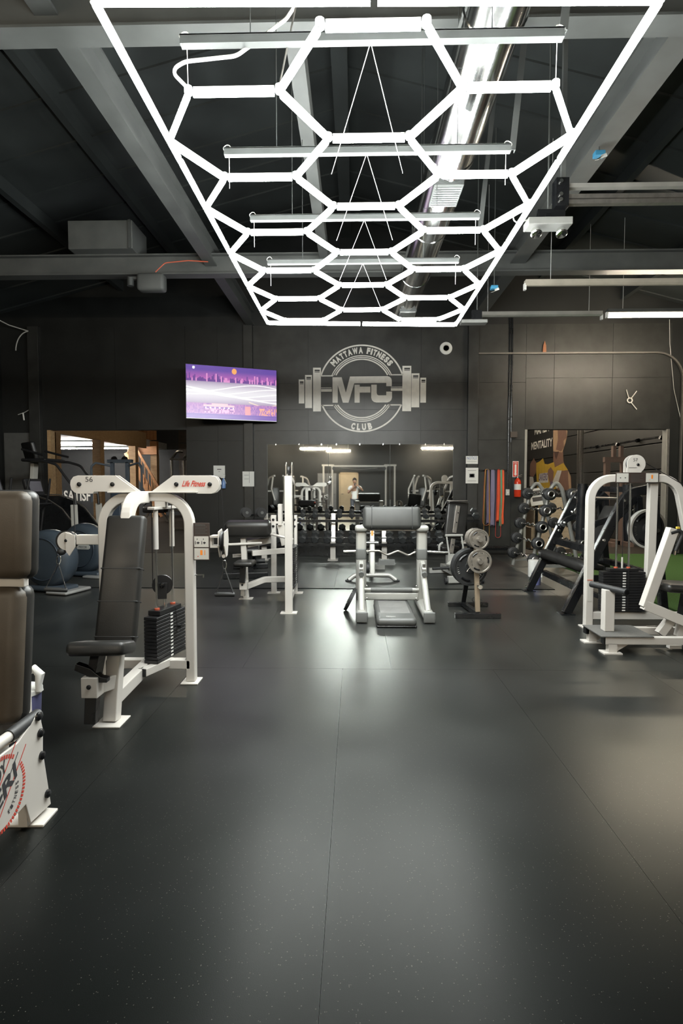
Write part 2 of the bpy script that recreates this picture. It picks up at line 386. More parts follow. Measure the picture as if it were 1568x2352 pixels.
# ---- rooms beyond
struct(MB().bb(-17.1, -17, YF + .15, 27.6, -.1, 5.3).build('wall_beyond_left', WALLBLK))
wbl = struct(MB().bb(-17, XR, 27.6, 27.7, -.1, 5.3).build('wall_beyond_back', mat('far_wall', (.035, .036, .038), .6)))
struct(MB().bb(-.1, .0, YF + .15, 27.6, -.1, 5.3).build('wall_added_divider', WALLBLK))  # added divider, out of view, keeps light from crossing between the far rooms
struct(MB().bb(-17, XL, YF + .0, YF + .15, -.1, 5.3).build('wall_beyond_front', WALLBLK))
struct(MB().bb(-17.1, XR + .1, YF + .15, 27.7, 5.25, 5.35).build('ceiling', ROOFM))
for z0, z1 in ((0, 1.9), (1.92, 2.7), (2.74, 3.5), (3.55, 5.2)):
    MB().bb(-8.6, -.1, 27.55, 27.6, z0, z1).build('wall_board', DARKPAN, wbl)
# mezzanine
mz = struct(MB().bb(-17, -9.2, 12.6, 27.6, 3.2, 3.5).build('mezzanine', mat('mezzanine_soffit', (.50, .50, .48), .6)))
MB().bb(-9.24, -9.10, 12.6, 24.6, 3.08, 3.75).build('fascia_beam', OAK, mz)
MB().bb(-9.13, -9.085, 18.9, 19.3, 3.45, 3.75).build('joist_hanger', PAPER, mz)
for y in (14.1, 17.1, 20.1, 23.3):
    MB().bb(-9.32, -9.02, y - .15, y + .15, 0, 3.08).build('timber_post', OAK, mz, bev=.01)
MB().bb(-9.3, -9.0, 25.6, 25.9, 0, 2.9).build('timber_post', OAK, mz, bev=.01)
MB().bb(-10.2, -8.9, 25.3, 25.55, 2.85, 3.45).build('landing_beam', REDWOOD, mz)
for i in range(9): MB().bb(-10.2 + i * .145, -10.07 + i * .145, 25.32, 25.37, 3.5, 4.7).build('balustrade_board', REDWOOD, mz)
MB().bar((-10.2, 25.2, 2.95), (-8.6, 25.2, .1), .06, .3).build('stair_stringer', REDWOOD, mz)
MB().bar((-10.2, 25.15, 3.9), (-8.6, 25.15, 1.05), .05, .1).build('stair_rail', REDWOOD, mz)
for i in range(11):
    x = -10.15 + i * .15; z = 2.95 - (x + 10.2) * 1.78
    MB().bb(x - .018, x + .018, 25.17, 25.21, z, z + .95).build('baluster', REDWOOD, mz)
def fluo(name, label, c, L_, along='x', m=FLM, lit=True, hang=None, group=None, chan=STRUT):
    o = thing(name, label, 'light fixture', c, 0 if along == 'x' else pi / 2, group)
    b = MB(); b.bb(-L_ / 2, L_ / 2, -.05, .05, .03, .085); b.prism([(-.05, .03), (.05, .03), (.022, .006), (-.022, .006)], (-L_ / 2, 0, 0), (0, 1, 0), (0, 0, 1), L_); b.build('housing', chan, o)
    for s in (-1, 1): MB().bb(s * L_ / 2 - .015, s * L_ / 2 + .015, -.03, .03, -.05, .04).build('socket', PAPER, o)
    if lit: MB().cyl((-L_ / 2 + .02, 0, -.025), (L_ / 2 - .02, 0, -.025), .022, n=12).build('fluorescent_tube', m, o)
    if hang:
        for s in (-1, 1):
            MB().tube([(s * L_ * .4, 0, .08), (s * L_ * .4, 0, roof_z(c[0] + s * L_ * .4) - c[2] + .01 if c[1] < YF else hang)], .004, 6).build('hanger_wire', WIRE, o)
    return o
for i, (x, y) in enumerate(((-12.6, 18.6), (-12.6, 21.4), (-12.6, 24.6), (-11.0, 21.4), (-11.0, 24.6))):
    fluo('fluorescent_light', 'white strip light under the mezzanine beyond the left doorway, ' + ORD[i] + ' one', (x, y, 3.1), 2.4, 'x', FLC)
fluo('fluorescent_light', 'unseen strip light added high up to brighten the room beyond the left doorway', (-5.5, 20.0, 4.9), 2.4, 'x', FLS, True, .35)  # added lamp above the view, there to light the far-left room
fluo('fluorescent_light', 'unseen strip light added to brighten the mural room beyond the right doorway', (4.6, 15.5, 4.5), 2.4, 'x', FLW, True, .75)  # added lamp hidden by the header, brightens the mural room
fluo('fluorescent_light', 'second unseen strip light added to brighten the mural room, further back', (4.6, 20.5, 4.5), 2.4, 'x', FLM, True, .75)  # another added lamp, also unseen, lights the back of the mural room
# ---- mural wall beyond the right opening: overhead door sections with the painting
secs = [0, .62, 1.24, 1.86, 2.48, 3.10, 3.72, 4.4]
DOORM = mat('door_section_black', (.035, .034, .032), .5, var=.2)
for y0, y1 in ((12.5, 18.0), (18.35, 24.2)):
    for a, b in zip(secs[:-1], secs[1:]):
        MB().bb(XR - .05, XR, y0, y1, a + .012, b - .012).build('door_section', DOORM, wr, bev=.008)
for y in (18.1, 18.28, 24.3): MB().bb(XR - .12, XR, y - .05, y + .05, 0, 5.0).build('door_track', STEEL, wr)
for i, y in enumerate((13.4, 14.5, 15.6, 16.9)):
    MB().cyl((XR - .05, y, 2.62 if i % 2 else 2.58), (XR - .12, y, 2.6), .05, n=10).build('track_roller', BLACK, wr)
MB().bb(XR - .06, XR, 12.4, 18.0, 2.60, 2.64).build('rail', BLACK, wr)

mural = thing('wall_mural', 'painted wall mural of a basketball player with bold white lettering', 'mural', (XR - .053, 0, 0))
def mur(y, z): return (-(y), z)   # helper: mural u axis runs towards the viewer's right (smaller y)
def mpoly(name, pts, m, lift):
    # pts in photo pixels -> points on the wall plane (X = XR)
    P = []
    for (px, py) in pts:
        k = XR / ((px - 815) / 1300.0); P.append((k, 1.5 + (1113 - py) / 1300.0 * k))
    n = len(P); mb = MB(); a = [(-lift, y, z) for y, z in P]; b = [(-lift - .0015, y, z) for y, z in P]
    mb.add(a + b, [tuple(range(n - 1, -1, -1)), tuple(range(n, 2 * n))] + [(i, (i + 1) % n, n + (i + 1) % n, n + i) for i in range(n)])
    return mb.build(name, m, mural)
MSK = mat('mural_brown', (.23, .13, .095), .6); MSL = mat('mural_tan', (.50, .34, .21), .6); MYE = mat('mural_yellow', (.55, .36, .05), .6)
MWH = mat('mural_white', (.60, .58, .55), .6); MPU = mat('mural_purple', (.16, .12, .20), .6); MDK = mat('mural_shadow', (.09, .05, .04), .6)
mpoly('painted_arm', [(1216, 1066), (1224, 1053), (1231, 1066), (1229, 1086), (1223, 1097), (1215, 1092)], MSK, .002)
mpoly('painted_sleeve', [(1215, 1095), (1223, 1095), (1226, 1117), (1215, 1117)], MWH, .002)
mpoly('painted_neck', [(1268, 1040), (1290, 1036), (1291, 1060), (1300, 1080), (1268, 1080)], MSK, .002)
mpoly('painted_head', [(1267, 985), (1290, 980), (1299, 992), (1298, 1008), (1293, 1026), (1288, 1040), (1268, 1038), (1267, 1020)], MSL, .003)
mpoly('painted_face_shade', [(1277, 984), (1296, 986), (1298, 1006), (1292, 1028), (1286, 1038), (1274, 1034), (1278, 1012)], MSK, .005)
mpoly('painted_beard', [(1270, 1039), (1281, 1038), (1275, 1056), (1272, 1050)], MDK, .006)
mpoly('painted_ear', [(1291, 1014), (1296, 1008), (1296, 1018), (1292, 1027)], MSL, .007)
mpoly('painted_jersey', [(1230, 1064), (1238, 1060), (1245, 1053), (1249, 1066), (1256, 1067), (1270, 1062), (1272, 1074), (1291, 1064), (1302, 1080), (1290, 1084), (1276, 1122), (1264, 1125), (1233, 1125), (1230, 1084)], MYE, .004)
mpoly('painted_hand', [(1257, 1080), (1263, 1073), (1270, 1084), (1268, 1122), (1260, 1105), (1256, 1090)], MSK, .007)
mpoly('painted_chest_panel', [(1238, 1088), (1256, 1086), (1258, 1108), (1236, 1110)], MWH, .006)
mpoly('painted_trim', [(1278, 1081), (1288, 1081), (1280, 1122), (1277, 1122), (1268, 1106)], MWH, .008)
mpoly('painted_shoulder', [(1288, 1082), (1302, 1080), (1310, 1096), (1311, 1126), (1279, 1126), (1282, 1104)], MSK, .009)
mpoly('painted_shoulder_light', [(1303, 1082), (1308, 1092), (1311, 1126), (1306, 1126), (1303, 1096)], MSL, .011)
mpoly('painted_wristband', [(1262, 1108), (1268, 1104), (1268, 1122), (1263, 1124)], MPU, .010)
def mtext(key, x0, x1, yb0, yt0, m, name='lettering'):
    y0 = XR / ((x0 - 815) / 1300); y1 = XR / ((x1 - 815) / 1300)
    zb = 1.5 + (1113 - yb0) / 1300 * y0; zt = 1.5 + (1113 - yt0) / 1300 * y0
    text(name, key, abs(y1 - y0), zt - zb, (-.006, (y0 + y1) / 2, zb), (0, -1, 0), (0, 0, 1), m, mural)
mtext(('MENTALITY', .025), 1218, 1266, 1035, 1018, LOGOW)
mtext(('MAMBA', .025), 1225, 1258, 1001, 984, LOGOW)
mtext(('LAKERS', .025), 1236, 1256, 1104, 1088, MPU, 'jersey_lettering')
# lettering in the far left room
fm = thing('wall_mural', 'grey figure and white lettering painted on the far black wall', 'mural', (0, 27.6, 0))
text('lettering', ('SATISFIED', .025), 2.0, .52, (-13.35, -.004, .69), (1, 0, 0), (0, 0, 1), LOGOW, fm)
GM = mat('mural_grey', (.30, .31, .32), .6); GD = mat('mural_dark_grey', (.10, .105, .11), .6)
def fpoly(name, pts, m, lift):
    k = 27.6 / 1300.0
    MB().prism([((x - 815) * k, 1.5 + (1113 - y) * k) for x, y in pts], (0, -lift, 0), (1, 0, 0), (0, 0, 1), .002).build(name, m, fm)
fpoly('painted_head', [(118, 1080), (126, 1078), (133, 1086), (133, 1100), (126, 1108), (119, 1100)], GM, .003)
fpoly('painted_body', [(113, 1112), (126, 1104), (134, 1112), (137, 1140), (136, 1150), (113, 1150)], GM, .004)
fpoly('painted_shade', [(121, 1110), (128, 1118), (124, 1140), (118, 1148), (115, 1130)], GD, .006)
# ---- rear wall things seen in the mirror
d1 = thing('door_1', 'beige door in the rear wall', 'door', (-.34, YB, 0)); d1['kind'] = 'structure'
MB().bb(-.44, .44, 0, .045, .01, 2.08).build('door_leaf', BEIGE, d1, bev=.004)
fr = MB(); fr.bb(-.52, -.45, 0, .07, 0, 2.15); fr.bb(.45, .52, 0, .07, 0, 2.15); fr.bb(-.52, .52, 0, .07, 2.08, 2.15); fr.build('door_frame', BEIGE, d1)
h = MB(); h.cyl((-.37, .045, 1.0), (-.37, .10, 1.0), .012); h.bar((-.37, .10, 1.0), (-.27, .10, 1.0), .02, .02); h.build('door_handle', CHROME, d1)
d2 = thing('door_2', 'grey door in the rear wall beside the beige door', 'door', (-1.5, YB, 0)); d2['kind'] = 'structure'
MB().bb(-.5, .5, 0, .04, .01, 2.1).build('door_leaf', mat('grey_door', (.16, .165, .17), .4), d2, bev=.004)
MB().cyl((.40, .04, 1.0), (.40, .1, 1.0), .02).build('door_handle', CHROME, d2)
# ================================================================== HEXAGON LIGHT
HZ = 3.46; A = .4556; HX = .075; Y0 = 2.52; PT = A * math.sqrt(3)
hexl = thing('hexagon_light', 'large white hexagon grid LED ceiling light in a rectangular frame', 'ceiling light', (HX, Y0, HZ))
edges = {}; verts = {}
def key(p): return (round(p[0], 3), round(p[1], 3))
def hexagon(cx_, cy_):
    P = [(cx_ + A * cos(RAD(60 * k)), cy_ + A * sin(RAD(60 * k))) for k in range(6)]
    for i in range(6):
        a, b = key(P[i]), key(P[(i + 1) % 6]); verts[a] = P[i]; verts[b] = P[(i + 1) % 6]
        edges[tuple(sorted((a, b)))] = (P[i], P[(i + 1) % 6])
for i in range(5):
    hexagon(0, PT * (i + .5))
    for s in (-1, 1): hexagon(s * 1.5 * A, PT * (i + 1))
TR = .0165
def led(L_):
    m = MB().cyl((-L_ / 2, 0, -.006), (L_ / 2, 0, -.006), TR, n=8).build('led_tube', LEDM, hexl)
    hb = MB().bb(-L_ / 2, L_ / 2, -.007, .007, .010, .026).build('tube_housing', mat('clear_plastic_rail', (.62, .64, .63), .3), m)
    return m, hb
tube0 = None
def place_led(a, b, za=0, zb=0, L_=None):
    global tube0
    a3, b3 = Vector((a[0], a[1], za)), Vector((b[0], b[1], zb)); d = b3 - a3
    M = Matrix.Translation((a3 + b3) / 2) @ d.to_track_quat('X', 'Z').to_matrix().to_4x4()
    if L_ is None:
        if tube0 is None:
            tube0 = led(A - .05); tube0[0].matrix_local = M; return
        o = inst(tube0[0], 'led_tube', hexl, M); inst(tube0[1], 'tube_housing', o, Matrix.Identity(4))
    else:
        o, hb = led(L_); o.matrix_local = M
for a, b in edges.values(): place_led(a, b)
bx0, bx1, by0, by1 = -2.5 * A - .005, 2.5 * A + .005, -.13, 4.50
bz = lambda x: -.016 * x
cn = [(bx0, by0), (bx1, by0), (bx1, by1), (bx0, by1)]
def run(a, b, n):
    for i in range(n):
        p = [a[k] + (b[k] - a[k]) * i / n for k in (0, 1)]; q = [a[k] + (b[k] - a[k]) * (i + 1) / n for k in (0, 1)]
        L_ = math.dist(p, q) - .03; place_led(p, q, bz(p[0]), bz(q[0]), L_)
run(cn[0], cn[1], 2); run(cn[1], cn[2], 4); run(cn[2], cn[3], 2); run(cn[3], cn[0], 4)
CONN = mat('clear_connector', (.36, .38, .37), .25)
conn = None
for p in list(verts.values()) + cn:
    M = Matrix.Translation((p[0], p[1], bz(p[0]) if p in cn else 0))
    if conn is None:
        c = MB(); c.lathe([(.0, -.010), (.017, -.010), (.021, .0), (.021, .028), (.014, .034), (0, .034)], (0, 0, 0), (0, 0, 1), 10)
        conn = c.build('connector', CONN, hexl); conn.matrix_local = M
    else: inst(conn, 'connector', hexl, M)
# supply cord and suspension wires
vw = lambda x, y, z=HZ: (x - HX, y - Y0, z - HZ)
MB().tube(fillet([vw(-.85, 2.93, 3.5), vw(-.93, 2.93, 3.58), vw(-.86, 2.94, 3.63), vw(-.6, 2.95, 3.66), vw(-.35, 2.97, 3.85), vw(-.30, 2.98, 3.93)], .1, 5), .009, 8).build('supply_cord', WIRE, hexl)
MB().tube([vw(-.30, 2.98, 3.93), vw(-.385, 2.93, 3.48)], .005, 6).build('hanging_chain', STEEL, hexl)
BARY = [2.93, 3.88, 4.82, 5.75]; BZ = 3.70
for i, y in enumerate(BARY):
    o = thing('strut_channel', 'grey cross strut carrying the hexagon light, ' + ORD[i] + ' from the camera', 'strut', (HX, y, BZ), 0, 'cross struts above the hexagon light')
    b = MB(); b.bb(-.95, .95, -.022, .022, .035, .042); b.bb(-.95, .95, -.022, -.018, 0, .04); b.bb(-.95, .95, .018, .022, 0, .04); b.bb(-.95, .95, -.022, .022, -.004, .0); b.build('channel', STRUT, o)
    for s in (-1, 1):
        MB().tube([(s * .92, 0, 0), (s * .92, .01, -.21)], .0022, 5).build('suspension_wire', WIRE, o)
        MB().tube([(0, 0, 0), (s * .2278, .84 if i % 2 else .80, -.21)], .0022, 5).build('suspension_wire', WIRE, o)
        MB().tube([(s * .6, 0, .04), (s * .6, 0, roof_z(HX + s * .6) - BZ - .02)], .003, 5).build('hanger_rod', STRUT, o)
        MB().tube(fillet([(s * .90, 0, .04), (s * .93, .02, .09), (s * .96, .0, .05), (s * .93, -.02, -.02)], .02, 3), .003, 5).build('wire_tie', WIRE, o)
for i, (x, y, zt) in enumerate(((1.12, 3.2, 6.0), (1.15, 4.3, 6.0), (1.2, 5.6, 6.0))):
    b = MB(); b.bar((x + .25, y, zt + .55), (x, y, 3.95), .004, .045, (1, 0, 0)); b.bar((x + .27, y + .02, zt + .55), (x + .02, y + .02, 3.95), .045, .004, (1, 0, 0))
    tag(b.build('slotted_angle', STRUT), 'slotted steel angle hanging beside the hexagon light, ' + ORD[i] + ' from the camera', 'hanger', 'slotted angle hangers')
# ================================================================== DUCT
duct = thing('round_duct', 'shiny galvanised round ventilation duct running under the roof', 'duct', (0, 0, 0))
def dctr(y): return (.86 - .006 * y, y, 4.35)
DR = .195
sg = [-2.5, .2, 2.1, 3.55, 5.0, 6.4, 7.8, 9.6]
for i, (a, b) in enumerate(zip(sg[:-1], sg[1:])):
    ca, cb = dctr(a), dctr(b)
    MB().lathe([(DR, 0), (DR, b - a)], ca, Vector(cb) - Vector(ca), 40).build('duct_section', GALV, duct)
    MB().lathe([(DR, -.02), (DR + .007, -.015), (DR + .007, .015), (DR, .02)], cb, (0, 1, 0), 40).build('duct_seam', GALV, duct)
MB().lathe([(DR + .004, 0), (DR + .004, .02), (.0, .025)], dctr(9.6), (0, 1, 0), 40).build('end_cap', GALV, duct)
for y in (5.35, 9.0):
    c = dctr(y); g = MB(); g.bb(c[0] - .13, c[0] + .13, y - .2, y + .2, c[2] - DR - .012, c[2] - DR + .03); r = g.build('register', STRUT, duct)
    for k in range(9): MB().bar((c[0] - .115, y - .16 + k * .04, c[2] - DR - .016), (c[0] + .115, y - .16 + k * .04, c[2] - DR - .016), .006, .014).build('louvre', GALV, r)
for y in (1.2, 4.2, 7.2):
    c = dctr(y); MB().tube([(c[0], y, c[2] + DR), (c[0], y, roof_z(c[0]) - .02)], .006, 6).build('hanger_rod', STRUT, duct)
# ================================================================== RIGHT-HAND LIGHT FIXTURES AND RAILS
fluo('fluorescent_light', 'lit warm fluorescent strip light near the right wall', (5.48, 9.66, 4.32), 2.6, 'x', FLM, True, 1.0)
fluo('fluorescent_light', 'unlit strip light left of the lit fluorescent strip', (3.06, 9.70, 4.30), 2.1, 'x', FLM, False, 1.3, chan=mat('dull_aluminium', (.40, .39, .36), .4, metal=.5))
fluo('fluorescent_light', 'long unlit strip light above and in front of the lit strip', (4.2, 8.22, 4.30), 3.6, 'x', FLM, False, 1.2, chan=mat('cream_channel', (.42, .38, .31), .5))
dr = thing('door_rail', 'twin aluminium rail hanging high at the right edge', 'rail', (2.0, 5.6, 4.24))
for z in (.10, .0, -.05): MB().bb(0, 2.4, -.03, .03, z - .02, z + .02).build('rail_profile', STEEL if z < .05 else mat('dull_aluminium', (.40, .39, .36), .4, metal=.5), dr)
MB().bb(-.10, .02, -.06, .06, -.10, .16).build('end_plate', BLACK, dr)
for dz in (.12, 0, -.05): MB().cyl((-.06, -.06, dz), (-.06, -.08, dz), .018, n=10).build('bolt', CHROME, dr)
MB().bb(-.04, .0, -.02, .02, .15, roof_z(2) - 4.3).build('hanger_rod', BEAMM, dr)
MB().bb(2.3, 2.34, -.02, .02, .1, roof_z(4.3) - 4.3).build('hanger_rod', BEAMM, dr)
el = thing('emergency_light', 'small twin-lamp emergency light box hanging near the hexagon frame', 'light fixture', (1.86, 5.65, 3.98))
MB().bb(-.21, .21, -.09, .09, 0, .07).build('case', mat('grey_case', (.22, .22, .21), .5), el, bev=.008)
for s in (-1, 1): MB().lathe([(.0, .0), (.045, .0), (.055, .05), (.045, .06), (0, .05)], (s * .12, -.02, -.03), (0, -.5, -1), 14).build('lamp_head', CHROME, el)
MB().bb(-.10, .16, -.02, .02, .07, .17).build('mount_plate', BLACK, el)
MB().tube([(.0, 0, .1), (.0, 0, roof_z(1.9) - 3.95)], .008, 6).build('hanger_rod', BEAMM, el)
MB().tube(fillet([(-.3, 0, .2), (-.35, .02, .05), (-.1, .05, .12), (0, .02, .15)], .08, 4), .007, 6).build('cord', WIRE, el)
el2 = thing('emergency_light', 'small emergency light box hanging past the far right corner of the hexagon frame', 'light fixture', (1.74, 8.5, 3.86))
MB().bb(-.19, .19, -.08, .08, 0, .05).build('case', MATS['grey_case'], el2, bev=.008)
MB().bb(-.03, .12, -.02, .02, .05, .20).build('mount_plate', BLACK, el2)
MB().tube([(.05, 0, .15), (.05, 0, roof_z(1.7) - 3.75)], .008, 6).build('hanger_rod', BEAMM, el2)
for i, (x, y, z) in enumerate(((2.44, 5.9, 4.78), (1.98, 8.27, 4.28))):
    o = thing('sensor_box', ['small blue and white sensor on the right ceiling beam', 'small blue and white sensor near the unlit strip lights'][i], 'sensor', (x, y, z))
    MB().bb(-.05, .05, -.04, .04, 0, .05).build('body', mat('sensor_blue', (.05, .24, .40), .4), o, bev=.006)
    MB().prism([(-.06, -.06), (.06, -.02), (.05, .01), (.0, -.01), (-.02, -.05)], (0, -.045, 0), (1, 0, 0), (0, 0, 1), .01).build('bracket', PAPER, o)
    MB().tube([(0, 0, .05), (0, 0, .10 if i == 0 else roof_z(x) - z - .01)], .006, 6).build('stem', BEAMM, o)
# box on the girder at the left
o = thing('duct_box', 'dark sheet metal box sitting on the ceiling girder at left', 'box', (-3.84, 8.92, 5.05))
MB().bb(-.49, .49, -.3, .3, 0, .42).build('casing', BEAMM, o, bev=.01); MB().bb(.43, .47, -.32, -.3, 0, .42).build('corner_strip', STRUT, o)
o = thing('junction_box', 'dark wrapped motor hanging under the ceiling girder at left', 'box', (-3.1, 8.72, 4.52))
MB().pad((0, 0, .05), (.42, .2, .26), .05).build('cover', BEAMM, o); MB().cyl((-.32, -.02, .0), (-.32, -.02, .12), .05).build('lamp_holder', STRUT, o); MB().bb(-.36, .1, -.03, .03, .1, .14).build('bracket', BEAMM, o)
MB().tube(fillet([(.1, -.12, .17), (.25, -.13, .3), (.6, -.13, .33), (.9, -.13, .31)], .1, 4), .008, 6).build('red_wire', ORCAP, o)
# ================================================================== WALL LOGO
LS = 12.19 / 1300.0 / 4.612; LY = YW - .0135
logo = thing('wall_logo', 'white painted barbell and ring gym logo on the black wall', 'wall logo', (.14, LY, 3.545))
def lp(zx, zy): return ((zx - 778) * LS, (565 - zy) * LS)
def lpoly(name, pts, m=LOGOW, lift=0.0, parent=None, t=.003):
    return MB().prism([lp(*p) for p in pts], (0, -lift, 0), (1, 0, 0), (0, 0, 1), t).build(name, m, parent or logo)
def larc(name, r0, r1, a0, a1, n=40):
    mb = MB(); pts = []
    for i in range(n + 1):
        a = RAD(a0 + (a1 - a0) * i / n); pts.append((a,))
    for i in range(n):
        a, b = pts[i][0], pts[i + 1][0]
        mb.prism([(r1 * cos(a) * LS, r1 * sin(a) * LS), (r1 * cos(b) * LS, r1 * sin(b) * LS), (r0 * cos(b) * LS, r0 * sin(b) * LS), (r0 * cos(a) * LS, r0 * sin(a) * LS)], (0, 0, 0), (1, 0, 0), (0, 0, 1), .003)
    return mb.build(name, LOGOW, logo)
larc('ring_arc', 440, 456, 17.5, 162.5); larc('ring_arc', 440, 456, 202, 338)
for r0, r1 in ((336, 346), (319, 328), (297, 311)):
    o = math.degrees(math.asin(135 / r0)); larc('ring_arc', r0, r1, o, 180 - o); o = math.degrees(math.asin(165 / r0)); larc('ring_arc', r0, r1, 180 + o, 360 - o)
for (x0, x1, y0, y1) in ((352, 478, 426, 438), (1078, 1200, 418, 430), (364, 490, 733, 746), (1060, 1190, 730, 743)):
    lpoly('ring_end', [(x0, y1), (x1, y1), (x1, y0), (x0, y0)])
lpoly('letter_m', [(472, 447), (568, 447), (612, 608), (655, 440), (1045, 437), (1070, 445), (1086, 460), (1092, 480), (1092, 542), (1035, 542), (1035, 508), (700, 510), (640, 712), (580, 712), (527, 530), (527, 712), (472, 712)][::-1])
lpoly('letter_f', [(703, 525), (757, 525), (757, 545), (868, 545), (868, 607), (757, 607), (757, 712), (703, 712)][::-1])
lpoly('letter_c', [(878, 525), (935, 525), (935, 612), (940, 628), (955, 636), (1035, 636), (1035, 598), (1095, 598), (1095, 660), (1088, 685), (1072, 702), (1045, 711), (930, 711), (905, 704), (886, 686), (878, 660)][::-1])
for pl in ((268, 350, 347, 802), (184, 256, 422, 766), (117, 175, 468, 718), (1203, 1295, 332, 802), (1298, 1380, 410, 762), (1390, 1450, 456, 714)):
    x0, x1, y0, y1 = pl; w_ = x1 - x0
    o = lpoly('barbell_plate', [(x0, y1), (x1, y1), (x1, y0), (x0, y0)])
    lpoly('plate_slot', [(x0 + w_ * .2, y0 + 38), (x1 - w_ * .14, y0 + 38), (x1 - w_ * .14, y0 + 20), (x0 + w_ * .2, y0 + 20)], WALLBLK2, .0035, o, .001)
    lpoly('plate_slot', [(x0 + w_ * .2, y0 + 50), (x1 - w_ * .14, y0 + 50), (x1 - w_ * .14, y0 + 43), (x0 + w_ * .2, y0 + 43)], WALLBLK2, .0035, o, .001)
for (x0, x1, y0, y1) in ((352, 462, 553, 560), (352, 465, 569, 596), (1083, 1203, 548, 555), (1083, 1203, 563, 590)):
    lpoly('barbell_bar', [(x0, y1), (x1, y1), (x1, y0), (x0, y0)])
wd = dict(M=54, A=44, T=36, W=56, F=36, I=18, N=42, E=36, S=42, C=40, L=34, U=42, B=42)
def arc_word(word, ang0, ang1, rad, up, h):
    tot = sum(wd.get(c, 26) for c in word) + 6 * (len(word) - 1); acc = 0
    for c in word:
        w_ = wd.get(c, 26); f = (acc + w_ / 2) / tot; acc += w_ + 6
        if c == ' ': continue
        a = RAD(ang0 + (ang1 - ang0) * f); rdir = Vector((cos(a), 0, sin(a)))
        uy = rdir if up else -rdir; ux = Vector((uy.z, 0, -uy.x)); o = rdir * rad * LS
        text('letter', (c, .065), w_ * LS, h * LS, o, ux, uy, LOGOW, logo, .0035)
arc_word('MATTAWA FITNESS', 141.5, 38.5, 362, True, 66)
arc_word('CLUB', 253.5, 286.5, 436, False, 70)

# ================================================================== MIRROR
mir = thing('wall_mirror', 'wide three-pane wall mirror above the dumbbell rack', 'mirror', (0, YW - .012, 0))
for a, b in ((-1.88, -.572), (-.568, .748), (.752, 2.09)):
    MB().bb(a, b, -.007, -.001, .5, 2.36).build('mirror_pane', MIRROR, mir)
for a, b in ((-1.895, -1.88), (2.09, 2.10), (-.5735, -.5665), (.7465, .7535)): MB().bb(a, b, -.009, 0, .5, 2.36).build('edge_strip', STRUT, mir)
MB().bb(-1.895, 2.10, -.009, 0, 2.36, 2.366).build('edge_strip', STRUT, mir)
for x in (-1.7, -1.2, -.72, -.4, .1, .6, .95, 1.5, 1.9): MB().bb(x - .01, x + .01, -.014, 0, 2.345, 2.375).build('clip', CHROME, mir)

# ================================================================== TELEVISION
pl_, pr_ = Vector((-3.37, 11.32, 0)), Vector((-1.66, 12.02, 0))
tvd = (pr_ - pl_); TW = tvd.length; TH = 1.07
tv = thing('television', 'large wall television showing a purple neon city picture', 'television', ((pl_ + pr_) / 2 + Vector((0, 0, 2.83))), math.atan2(tvd.y, tvd.x))
MB().bb(-TW / 2 - .012, TW / 2 + .012, 0, .05, -.012, TH + .012).build('casing', BLKPL, tv, bev=.004)
am = MB(); am.bar((.2, .05, .5), (.35, .33, .5), .06, .06); am.bar((.35, .33, .5), (.5, .30, .5), .06, .06); am.box((.2, .06, .5), (.4, .03, .4)); am.build('wall_arm', BLACK, tv)
def tvpix(u, v):                                   # the picture on the screen, u,v in 0..1
    import math as mt
    rnd = random.Random(int(u * 70)); bh = .72 + .12 * rnd.random() ** 1.6
    if v > .70:                                    # dusk sky and skyline
        t = (v - .70) / .30
        c = Vector((.62, .16, .50)).lerp(Vector((.13, .06, .36)), min(1, t * 1.4))
        if v < bh + .02: c = Vector((.16, .06, .30)) if rnd.random() > .35 else Vector((.75, .30, .62))
        if (u - .08) ** 2 + ((v - .95) * .56) ** 2 < .00022: c = Vector((.9, .9, 1))
        if (u - .52) ** 2 * 1.2 + ((v - .92) * .56) ** 2 < .0009: c = Vector((.95, .42, .12))
        return c
    if v > .30:                                    # white light ribbons
        t = abs(v - .5) / .2; c = Vector((.82, .80, .84)).lerp(Vector((.42, .33, .48)), min(1, t) ** 1.6)
        for k in range(6):
            y = .5 + .11 * mt.sin(u * 4.1 + k * .9) * (.4 + .12 * k) + (k - 2.5) * .035 - .08 * (u - .5)
            d = abs(v - y); c = c.lerp(Vector((1.35, 1.32, 1.25)), max(0, 1 - d / .012) * .9)
        y = .34 - .06 * mt.sin((u - .7) * 9)
        if u > .68: c = c.lerp(Vector((1.2, .95, .6)), max(0, 1 - abs(v - y) / .012))
        return c
    r2 = random.Random(int(u * 110) * 131 + int(v * 34)); c = Vector((.30, .13, .48)).lerp(Vector((.55, .26, .55)), r2.random())
    if .18 < u < .52:
        if .24 < v < .27 or (.27 <= v < .30 and .27 < u < .45): c = Vector((.95, .55, .62))
        elif .20 < v <= .23: c = Vector((.95, .95, 1.0)) if int(u * 60) % 3 == 0 else Vector((.28, .14, .5))
        elif .12 < v <= .20: c = Vector((.95, .45, .70)) if r2.random() > .4 else Vector((.35, .15, .45))
    if .64 < u < .70 and .10 < v < .26: c = Vector((1.0, .35, .38))
    if u > .80 and .08 < v < .24 and r2.random() > .55: c = Vector((1.0, .45, .30))
    if v < .10: c = Vector((.16, .09, .42)).lerp(Vector((.40, .22, .62)), .6 if int(v * 100) % 3 == 0 else .1)
    if v < .012: c = Vector((.9, .88, .9))
    return c
nx, ny = 210, 118
mb = MB(); vs = [(-TW / 2 + TW * i / nx, -.002, TH * j / ny) for j in range(ny + 1) for i in range(nx + 1)]
fs = [(j * (nx + 1) + i, j * (nx + 1) + i + 1, (j + 1) * (nx + 1) + i + 1, (j + 1) * (nx + 1) + i) for j in range(ny) for i in range(nx)]
mb.add(vs, fs)
scm = bpy.data.materials.new('screen_picture'); scm.use_nodes = True
